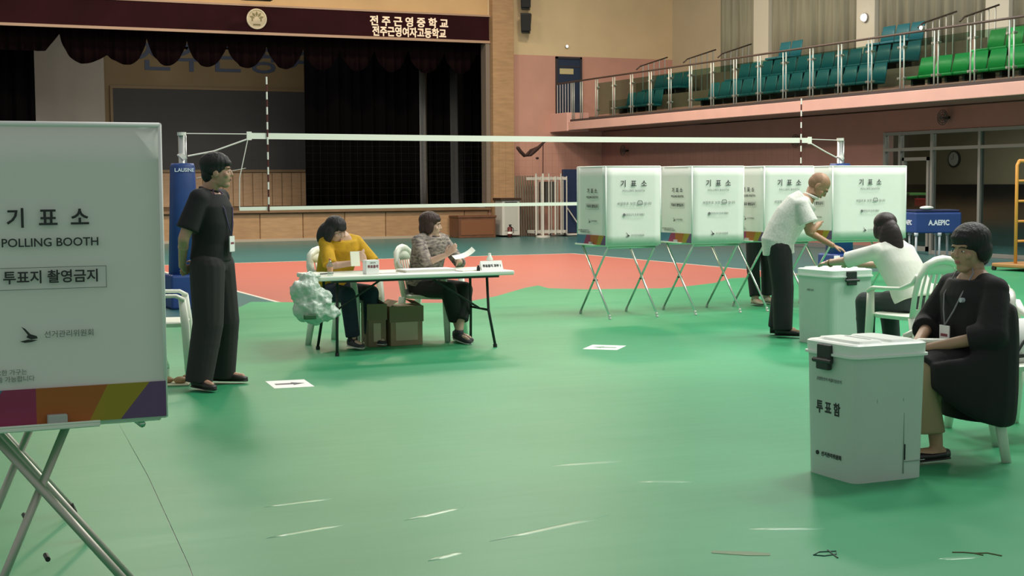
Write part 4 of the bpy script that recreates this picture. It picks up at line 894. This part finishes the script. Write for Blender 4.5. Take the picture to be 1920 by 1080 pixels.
def person(label, loc, rz, c):
    t = thing('person', label, 'person', loc, rz)
    g = c.get('girth', 1.0)
    bm, feat = head_parts(t, c['head'], c.get('yaw', 0), c.get('pitch', 0), c['spine'][-1][0], c.get('skin', skin), c.get('hair'), c.get('hairm', hairb), c.get('roll', 0), c.get('hs', 1.0), c.get('old', False))
    sp = [(V(p), w_, d_) for p, w_, d_ in c['spine']]          # (point, half width, half depth)
    lat = V(c.get('lat', (1, 0, 0))).normalized()
    def stations(extra, i0=0, i1=None, widen=0):
        S_ = sp[i0:i1]; out = []
        for i, (p, w_, d_) in enumerate(S_):
            a = S_[max(0, i - 1)][0]; b = S_[min(len(S_) - 1, i + 1)][0]; up = (b - a).normalized(); dv = up.cross(lat).normalized()
            out.append((p, lat * (w_ + extra), dv * (d_ + extra)))
        return out
    loft(bm, stations(-.006), 24, power=.85)
    for k in (0, 1):
        sh, el, wr = c['arms'][k][:3]; limb(bm, (sh, el, wr), (.047 * g, .037 * g, .026)); ell(bm, sh, (.055 * g,) * 3)
        m_ = lerp(el, wr, .3); ell(bm, m_, (.036 * g,) * 3)
        hd = c['arms'][k][3]; hand(bm, wr, hd[0], hd[1], hd[2], hd[3] if len(hd) > 3 else .5, .95)
        hip, kn, an = c['legs'][k][:3]; limb(bm, (hip, kn, an), (.082 * g, .052, .036)); ell(bm, lerp(kn, an, .3), (.053 * g, .053 * g, .06))
        toe = V(c['legs'][k][3]).normalized(); a = V(an); f0 = V((a.x, a.y, a.z - .045)); limb(bm, (f0 - toe * .03, f0 + toe * .10, f0 + toe * .155), (.034, .032, .022)); cap(bm, an, f0, .036, .034)
    body = link('body', bm, c.get('skin', skin), t); fuse(body, .0055, 3)
    feat()
    # trousers / skirt
    tr = c.get('trousers')
    if tr:
        bm = NB(); e = tr.get('ease', .018)
        st2 = stations(.014, 0, 3); loft(bm, st2, 24, power=.85)
        for k in (0, 1):
            hip, kn, an = c['legs'][k][:3]; end = lerp(kn, an, tr.get('to', .97))
            rr = tr.get('r', (.098, .070, .062)); cap(bm, hip, kn, rr[0] * g, rr[1] * g); ell(bm, kn, (rr[1] * g,) * 3); cyl(bm, kn, end, rr[1] * g, rr[2], 18)
            m_ = lerp(kn, an, .35); ell(bm, m_ - V((0, 0, 0)), (rr[1] * g * .98,) * 3)
        o = link('trousers', bm, tr['mat'], t); fuse(o, .009, 4)
    # top
    tp = c['top']; bm = NB(); e = tp.get('ease', .016)
    s3 = stations(e, tp.get('i0', 1), tp.get('i1', -1)); loft(bm, s3, 28, power=.85)
    for k in (0, 1):
        sh, el, wr = c['arms'][k][:3]; fr = tp.get('sleeve', .7); ra, rb = .064 * g, tp.get('cuff', .060) * g
        ell(bm, sh, (.066 * g,) * 3)
        base = lerp(sh, sp[-2][0], .45); cap(bm, base, sh, .062 * g, .064 * g)
        if fr <= 1: cyl(bm, sh, lerp(sh, el, fr), ra, rb, 18)
        else:
            cap(bm, sh, el, ra, rb * .92); cyl(bm, el, lerp(el, wr, fr - 1), rb * .92, rb * .8, 18)
    for f in tp.get('extra', ()): f(bm)
    o = link(tp.get('name', 'shirt'), bm, tp['mat'], t); fuse(o, tp.get('voxel', .009), tp.get('soft', 4))
    # collar
    if tp.get('collar'):
        nb = sp[-1][0]; up = (V(c['head']) - nb).normalized(); fw = up.cross(lat) * -1
        bm = NB(); pts = []
        for i in range(20):
            a = 2 * PI * i / 20; pts.append(nb + lat * .066 * math.cos(a) + fw * (.062 * math.sin(a)) + up * (-.004 - .016 * math.sin(a)))
        tube(bm, pts, .014, 8, closed=True); link('collar', bm, tp['mat'], t, True)
    # shoes
    for k in (0, 1):
        an = V(c['legs'][k][2]); toe = V(c['legs'][k][3]).normalized(); sh = c['shoe']
        side = V((0, 0, 1)).cross(toe).normalized(); up = toe.cross(side) * 1.0
        if up.z < 0: up = -up
        b0 = V((an.x, an.y, an.z - .082)) if not c.get('soles') else an - up * .082
        bm = NB(); U = [(-.075, .030, .030, .055 if not sh.get('flat') else .032), (-.03, .037, .034, .062 if not sh.get('flat') else .030), (.05, .040, .034, .05 if not sh.get('flat') else .024), (.12, .044, .026, .03), (.175, .036, .018, .018), (.195, .016, .010, .010)]
        loft(bm, [(b0 + toe * y + up * (zz * .5 + .012), side * w_, up * (zz * .5 + .010)) for y, w_, _, zz in U], 16, power=.8)
        if not sh.get('flat'): cyl(bm, b0 + up * .05 - toe * .01, b0 + up * .105 - toe * .01, .047, .043, 14)
        so = link('shoe', bm, sh['mat'], t, True)
        bm = NB(); loft(bm, [(b0 + toe * y + up * .006, side * (w_ + .003), up * .008) for y, w_, _, zz in U], 16, power=.8); link('sole', bm, sh.get('sole', blackm), so, True)
    return t
def hb(style):
    H0 = [((0, -.022, .045), (.086, .100, .090)), ((0, .030, .088), (.066, .055, .036)), ((0, .055, .078), (.055, .034, .026))]
    if style == 'short': return H0 + [((0, -.065, -.01), (.062, .052, .065)), ((.066, -.02, .02), (.018, .045, .035)), ((-.066, -.02, .02), (.018, .045, .035))]
    if style == 'bob': return H0 + [((0, -.060, -.02), (.078, .062, .085)), ((.072, -.01, -.01), (.026, .048, .070)), ((-.072, -.01, -.01), (.026, .048, .070)), ((0, .062, .064), (.062, .034, .026)), ((0, -.02, .06), (.094, .105, .086))]
    if style == 'shortbob': return H0 + [((0, -.060, .0), (.086, .074, .085)), ((.070, -.035, .0), (.026, .050, .062)), ((-.070, -.035, .0), (.026, .050, .062)), ((0, .052, .072), (.064, .044, .028)), ((0, -.022, .058), (.095, .112, .090)), ((0, -.075, -.05), (.06, .04, .04))]
    if style == 'long': return H0 + [((0, -.070, -.03), (.085, .065, .11)), ((0, -.085, -.14), (.085, .045, .10)), ((.070, -.02, -.03), (.030, .050, .09)), ((-.070, -.02, -.03), (.030, .050, .09)), ((0, -.085, -.20), (.072, .040, .10)), ((.03, -.08, -.28), (.04, .03, .07)), ((0, .060, .060), (.060, .034, .028))]
    if style == 'curly': return H0 + [((-.060, .035, -.13), (.035, .035, .09)), ((-.09, .0, -.16), (.04, .045, .06)), ((.0, -.09, -.06), (.10, .07, .12)), ((-.095, -.02, -.05), (.035, .05, .07)), ((0, -.060, -.02), (.092, .078, .10)), ((.078, .0, -.03), (.034, .050, .09)), ((-.080, .0, -.03), (.034, .055, .09)), ((-.08, .01, -.11), (.042, .045, .07)), ((.075, .0, -.10), (.030, .040, .06)), ((0, -.06, -.12), (.09, .06, .07)), ((0, .064, .052), (.064, .034, .034)), ((0, -.01, .07), (.092, .10, .075))]
    if style == 'crop': return [((0, -.028, .030), (.077, .088, .080)), ((0, -.045, .005), (.074, .068, .07))]
    return None
def rot_to(fx, fy): return math.atan2(-fx, fy)
blackshirt = mat('charcoal_shirt', (.012, .012, .014), .85, bump=.3, bscale=5)
chartr = mat('charcoal_trousers', (.022, .021, .021), .85, bump=.3, bscale=4)
spine = lambda dy=0, h=1.0: None

# 1 standing young man, hands behind the back; local +y is where he faces
std = [((0, 0, .86), .13, .10), ((0, -.01, .95), .165, .115), ((0, .0, 1.08), .15, .11), ((0, .01, 1.22), .165, .118), ((0, .0, 1.34), .175, .115), ((0, -.01, 1.43), .13, .085), ((0, -.012, 1.475), .060, .055)]
p1 = person('young man in black polo shirt and charcoal trousers standing with hands behind his back', (2.455, 10.77, .004), rot_to(.80, -.60), dict(
    head=(0, .060, 1.60), yaw=.30, pitch=.05, hs=1.06, hair=hb('short') + [((0, -.02, .07), (.092, .106, .078)), ((0, .06, .06), (.06, .04, .03))], girth=1.12, spine=std,
    arms=[((-.19, -.01, 1.41), (-.255, -.115, 1.12), (-.11, -.20, .90), ((.9, -.1, -.25), (0, -.9, 0), (0, .1, 1))), ((.19, -.01, 1.41), (.265, -.10, 1.12), (.09, -.20, .91), ((-.9, -.1, -.25), (0, -.9, 0), (0, .1, 1)))],
    legs=[((-.09, 0, .90), (-.13, .03, .49), (-.19, -.02, .10), (-.1, 1, 0)), ((.09, 0, .90), (.14, .02, .49), (.20, -.03, .10), (.55, .85, 0))],
    trousers=dict(mat=chartr, r=(.118, .102, .100), to=1.12), top=dict(mat=blackshirt, sleeve=.78, cuff=.075, i0=1, collar=True, ease=.022, name='polo_shirt'), shoe=dict(mat=mat('dark_shoe', (.02, .014, .013), .5))))
def lanyard(parent, nb, chest, badge, side, label_red=False, m=None):
    """neck cord and badge worn on the chest; side = lateral vector"""
    side = V(side); nb, chest, badge = V(nb), V(chest), V(badge); fw = V((0, 0, 1)).cross(side).normalized() * -1
    m = m or mat('cord_purple', (.10, .07, .16), .7)
    bm = NB(); tube(bm, [badge, lerp(badge, chest, .5) + side * .045, chest + side * .075, nb + side * .075, nb - (chest - nb) * .4 + side * .02, nb - (chest - nb) * .4 - side * .02, nb - side * .075, chest - side * .075, lerp(badge, chest, .5) - side * .045, badge], .0045, 6); l = link('lanyard', bm, m, parent, True)
    n_ = side.cross(V((0, 0, 1)))
    bm = NB(); st_ = len(bm.verts); box(bm, (-.043, -.115, -.003), (.043, .0, .003)); frame(bm, badge, side, (0, 0, 1)); link('badge_card', bm, paper, l)
    bm = NB(); box(bm, (-.030, -.060, -.004), (.030, -.045, .004)); frame(bm, badge, side, (0, 0, 1)); link('badge_print', bm, mat('badge_print', (.25, .06, .07), .6), l)
lanyard(p1, (0, .055, 1.45), (0, .14, 1.33), (.01, .165, 1.13), (1, 0, 0))

# seated template, local +y = facing, seat height .44
def seated(lean=.0, z0=.0):
    return [((0, -.02, .46), .16, .11), ((0, -.03, .53), .175, .115), ((0, -.03 + lean * .15, .66), .15, .105), ((0, -.02 + lean * .35, .80), .16, .11), ((0, -.01 + lean * .55, .93), .165, .105), ((0, -.01 + lean * .68, 1.01), .12, .08), ((0, .0 + lean * .76, 1.055), .055, .052)]
# 2 woman in yellow
yel = mat('yellow_knit', (.62, .36, .012), .85, noise=.25, nscale=14, bump=.4, bscale=14)
jeans = mat('dark_jeans', (.018, .030, .055), .85, noise=.4, nscale=10)
p2 = person('woman with long curly black hair in a yellow top reading at the table', (4.15, 13.16, .004), rot_to(.30, -.95), dict(
    head=(.10, .17, 1.075), yaw=.35, pitch=-.38, hair=hb('curly'), spine=seated(.22), skin=skin2,
    arms=[((-.175, .12, .965), (-.27, .27, .76), (-.06, .43, .775), ((.5, .3, .5), (.6, -.6, .2), (-.2, .2, .9), .8)), ((.175, .12, .965), (.25, .30, .76), (.08, .42, .785), ((-.4, .35, .5), (-.6, -.5, .2), (.2, .2, .9), .8))],
    legs=[((-.09, .02, .50), (-.12, .42, .50), (-.16, .36, .10), (-.1, 1, 0)), ((.09, .02, .50), (.16, .44, .50), (.12, .46, .10), (.2, 1, 0))],
    trousers=dict(mat=jeans, r=(.095, .075, .066)), top=dict(mat=yel, sleeve=.95, cuff=.068, i0=1, ease=.028), shoe=dict(mat=mat('canvas_shoe', (.03, .03, .035), .7), sole=mat('sole_white', (.6, .6, .56), .5))))
t = thing('booklet', 'white booklet held upright by the woman in yellow', 'booklet', (4.20, 12.66, .775), .1)
bm = NB(); bbox(bm, (-.045, -.004, -.01), (.045, .004, .125), .001, 1); bmesh.ops.rotate(bm, verts=bm.verts, cent=(0, 0, 0), matrix=Matrix.Rotation(-.15, 3, 'X')); link('pages', bm, mat('cream_page', (.80, .82, .66), .7), t)

# 3 woman in patterned shirt, head turned
def patt():
    m = mat('patterned_knit', (.42, .36, .30), .85, noise=.8, nscale=22, stretch=(1, 1, 2.6), col2=(.055, .045, .05)); return m
p3 = person('woman with a brown bob in a patterned grey shirt holding paper at the table', (5.10, 13.20, .004), rot_to(.42, -.90), dict(
    head=(.02, .09, 1.10), yaw=.62, pitch=-.02, hair=hb('bob'), hairm=hairbr, spine=seated(.12), skin=skin2,
    arms=[((-.175, .06, .955), (-.24, .22, .74), (-.04, .38, .77), ((.6, .5, 0), (0, 0, -1), (0, .3, .9), .3)), ((.175, .06, .955), (.24, .24, .76), (.16, .40, .83), ((-.1, .7, .5), (-.7, 0, .3), (0, -.4, .8), .9))],
    legs=[((-.09, .02, .50), (-.09, .42, .49), (.08, .50, .10), (.3, 1, -.1)), ((.09, .02, .50), (.15, .43, .50), (-.03, .40, .10), (.15, 1, -.1))],
    trousers=dict(mat=mat('black_trousers', (.014, .014, .014), .8), r=(.095, .080, .075), to=.72), top=dict(mat=patt(), sleeve=1.25, cuff=.066, i0=1, ease=.026), shoe=dict(mat=MATS['canvas_shoe'], sole=MATS['sole_white'])))
bm = NB(); tube(bm, [(.075 * math.cos(a), .075 + .068 * math.sin(a), 1.018 - .022 * math.sin(a)) for a in [2 * PI * i / 20 for i in range(20)]], .010, 8, closed=True); link('neckband', bm, ink, p3, True)
t = thing('paper_sheet', 'curled white paper held up by the woman in the patterned shirt', 'paper', (5.29, 12.76, .825), -.1)
bm = NB(); pr_ = None
for i in range(9):
    u = i / 8; x = -.08 + .20 * u; z = -.03 + .02 * u + .06 * u * u * u; r_ = [bm.verts.new(p) for p in ((x, -.06, z), (x, .06, z + .03), (x, .06, z + .033), (x, -.06, z + .003))]
    if pr_:
        for k in range(4): j = (k + 1) % 4; bm.faces.new((pr_[k], pr_[j], r_[j], r_[k]))
    else: bm.faces.new(r_[::-1])
    pr_ = r_
bm.faces.new(pr_); bmesh.ops.recalc_face_normals(bm, faces=bm.faces[:]); link('sheet', bm, mat('pale_sheet', (.80, .88, .78), .6), t)

# 4 bald man bending over the far box
wsh = mat('white_shirt', (.70, .72, .66), .8, noise=.22, nscale=60, bump=.5, bscale=7)
btr = mat('black_slacks', (.010, .010, .012), .7)
sp4 = [((0, -.02, .80), .145, .11), ((0, -.03, .93), .165, .12), ((0, .03, 1.05), .16, .12), ((0, .10, 1.17), .165, .12), ((0, .18, 1.27), .175, .11), ((0, .25, 1.335), .12, .08), ((0, .29, 1.37), .058, .055)]
p4 = person('bald older man in a white short sleeved shirt bending to the far ballot box', (8.25, 11.79, .004), rot_to(.84, -.54), dict(
    head=(-.02, .36, 1.46), yaw=-.10, pitch=-.85, hs=1.08, hair=hb('crop'), hairm=mat('shaved_hair', (.30, .17, .10), .7), old=True, spine=sp4, skin=mat('skin_tan', (.42, .24, .14), .5, noise=.15, nscale=20),
    arms=[((-.19, .19, 1.285), (-.22, .28, 1.01), (-.06, .50, .885), ((.05, .9, -.35), (.4, -.1, -1), (.8, 0, -.2), .7)), ((.19, .19, 1.285), (.23, .28, 1.04), (.10, .36, 1.10), ((-.8, .1, .1), (-.6, -.1, -.6), (-.5, .5, .3), .7))],
    legs=[((-.09, -.02, .88), (-.10, .03, .47), (-.11, -.02, .10), (.05, 1, 0)), ((.09, -.02, .88), (.10, .02, .47), (.12, .02, .10), (.2, 1, 0))],
    trousers=dict(mat=btr, r=(.125, .105, .092), to=1.08), top=dict(mat=wsh, sleeve=.72, cuff=.092, i0=0, collar=True, ease=.042, voxel=.008, soft=3), shoe=dict(mat=mat('black_shoe', (.012, .011, .011), .35))))
t = thing('ballot_paper', 'folded white ballot paper going into the far ballot box', 'paper', (8.49, 11.22, .709), .2)
bm = NB(); bbox(bm, (-.04, -.003, -.0), (.04, .003, .10), .001, 1); link('sheet', bm, paper, t)

# 5 voter standing behind the third booth
p5 = person('person in dark trousers and beige shoes standing behind the third booth', (10.20, 15.02, .004), PI, dict(
    head=(0, .04, 1.46), yaw=0, pitch=-.5, hair=hb('short'), hs=.95, spine=[((p[0], p[1], p[2] * .90), w_, d_) for p, w_, d_ in std],
    arms=[((-.18, 0, 1.26), (-.24, .06, 1.0), (-.10, .22, .93), ((.3, .9, 0), (0, 0, -1), (.8, 0, .1))), ((.18, 0, 1.26), (.24, .06, 1.0), (.10, .22, .93), ((-.3, .9, 0), (0, 0, -1), (-.8, 0, .1)))],
    legs=[((-.09, 0, .82), (-.10, .02, .45), (-.11, 0, .10), (0, 1, 0)), ((.09, 0, .82), (.11, .02, .45), (.14, .12, .10), (.2, 1, 0))],
    trousers=dict(mat=btr, r=(.10, .08, .07)), top=dict(mat=blackshirt, sleeve=.8, i0=1), shoe=dict(mat=mat('beige_shoe', (.45, .38, .28), .6))))

# 6 woman in white, seen from behind
wtee = mat('white_tee', (.78, .80, .72), .8, bump=.5, bscale=6)
sp6 = [((0, -.02, .46), .16, .11), ((0, -.03, .53), .175, .115), ((-.02, .03, .66), .155, .105), ((-.04, .10, .79), .165, .11), ((-.06, .17, .90), .170, .105), ((-.07, .22, .97), .12, .08), ((-.075, .25, 1.02), .055, .052)]
p6 = person('woman with long black hair in a white shirt reaching to the far box', (7.90, 9.42, .004), FC, dict(
    head=(-.07, .27, 1.105), yaw=-.30, pitch=-.10, hair=hb('bob') + [((0, -.05, -.02), (.090, .080, .11)), ((0, -.085, -.08), (.089, .075, .17)), ((.01, -.115, -.12), (.082, .070, .19)), ((.02, -.15, -.16), (.066, .055, .19))], hairm=mat('hair_darkbrown', (.020, .011, .011), .55, bump=.15, bscale=40), spine=sp6, skin=skin2, girth=.98,
    arms=[((-.245, .19, .93), (-.36, .42, .85), (-.33, .66, .82), ((.2, .9, -.05), (.3, 0, -1), (.8, 0, .2), .6)), ((.12, .19, .92), (.18, .38, .80), (-.05, .58, .80), ((-.3, .9, 0), (0, 0, -1), (-.8, 0, .2), .5))],
    legs=[((-.09, .02, .50), (-.13, .42, .50), (-.13, .40, .10), (0, 1, 0)), ((.09, .02, .50), (.13, .42, .50), (.13, .36, .10), (0, 1, 0))],
    trousers=dict(mat=mat('slate_trousers', (.035, .05, .05), .8), r=(.105, .085, .07)), top=dict(mat=wtee, sleeve=.95, cuff=.070, i0=1, ease=.028), shoe=dict(mat=MATS['canvas_shoe'])))
bm = NB(); tube(bm, [(-.335 + .032 * math.cos(a), .62, .822 + .030 * math.sin(a)) for a in [2 * PI * i / 14 for i in range(14)]], .006, 6, closed=True); link('watch', bm, mat('watch_band', (.25, .17, .06), .4), p6, True)

# 7 woman in black tunic (faces -x in the world; her left side is towards the camera)
tun = mat('black_tunic', (.010, .010, .011), .85, bump=.35, bscale=5)
beigesk = mat('beige_skirt', (.34, .27, .15), .85, bump=.2, bscale=8)
def drape(bm):
    loft(bm, [((0, .40, .535), (.19, 0, 0), (0, .02, .05)), ((0, .30, .54), (.21, 0, 0), (0, .03, .08)), ((0, .15, .54), (.23, 0, 0), (0, .03, .10)), ((0, .0, .53), (.25, 0, 0), (0, .05, .13)), ((0, -.09, .56), (.23, 0, 0), (0, .05, .15))], 24, power=.8)
    # the loose side falls over the seat edge, hem lower towards the back
    st_ = []
    for y, top, hem, xx, th in ((-.075, .84, .20, -.23, .05), (-.03, .86, .195, -.25, .06), (.04, .78, .20, -.275, .06), (.16, .62, .235, -.275, .055), (.26, .58, .29, -.255, .05), (.34, .57, .35, -.235, .04), (.41, .55, .42, -.20, .03)):
        st_.append(((xx, y, (top + hem) / 2), (th, 0, 0), (0, 0, (top - hem) / 2)))
    loft(bm, st_, 24, power=.7)
    loft(bm, [((-.02, .02, .22), (.23, 0, 0), (0, .14, 0)), ((-.02, .01, .40), (.25, 0, 0), (0, .14, 0)), ((-.01, .0, .62), (.22, 0, 0), (0, .14, 0)), ((0, -.02, .80), (.19, 0, 0), (0, .13, 0))], 24, power=.85)
def skirt(bm): pass
sp7 = [((0, -.02, .45), .17, .12), ((0, -.03, .52), .185, .13), ((0, -.02, .64), .175, .125), ((0, .0, .77), .18, .125), ((0, .01, .895), .185, .115), ((0, .01, .972), .135, .085), ((0, .02, 1.027), .058, .055)]
p7 = person('woman with short black hair in a black tunic seated beside the front box', (5.575, 6.14, .004), 1.47, dict(
    head=(0, .05, 1.128), yaw=.22, pitch=-.06, hs=1.05, hair=hb('shortbob'), spine=sp7, girth=1.08, skin=mat('skin_warm', (.46, .29, .18), .5, noise=.1, nscale=20),
    arms=[((-.195, .02, .925), (-.27, .10, .69), (-.06, .34, .615), ((.5, .6, -.3), (.5, -.2, -.8), (.4, .6, .5), .8)), ((.195, .02, .925), (.29, .09, .70), (.06, .33, .63), ((-.5, .6, -.35), (-.5, -.2, -.8), (-.4, .6, .5), .8))],
    legs=[((-.09, .02, .52), (-.11, .36, .49), (-.10, .31, .10), (-.1, 1, 0)), ((.09, .02, .52), (.11, .42, .50), (.10, .50, .10), (.1, 1, 0))],
    top=dict(mat=tun, sleeve=1.35, cuff=.088, i0=1, ease=.030, extra=(drape,), name='tunic', soft=5), shoe=dict(mat=mat('black_flat', (.014, .010, .012), .3), flat=True)))
bm = NB()
loft(bm, [((0, .12, .50), (.19, 0, 0), (0, .02, .10)), ((0, .28, .50), (.19, 0, 0), (0, .02, .095)), ((0, .37, .47), (.19, 0, 0), (0, .06, .085)), ((0, .41, .40), (.19, 0, 0), (0, .095, .04)), ((0, .40, .30), (.185, 0, 0), (0, .12, .02)), ((0, .38, .17), (.18, 0, 0), (0, .13, .0))], 24, power=.75)
o = link('skirt', bm, beigesk, p7); fuse(o, .009, 3)
lanyard(p7, (0, .075, 1.01), (0, .15, .89), (.01, .19, .725), (1, 0, 0), m=mat('cord_grey', (.25, .25, .27), .6))
bm = NB(); cyl(bm, (-.09, .135, .868), (-.09, .165, .868), .013, n=12); link('brooch', bm, mat('brooch_pale', (.5, .55, .6), .4), p7)
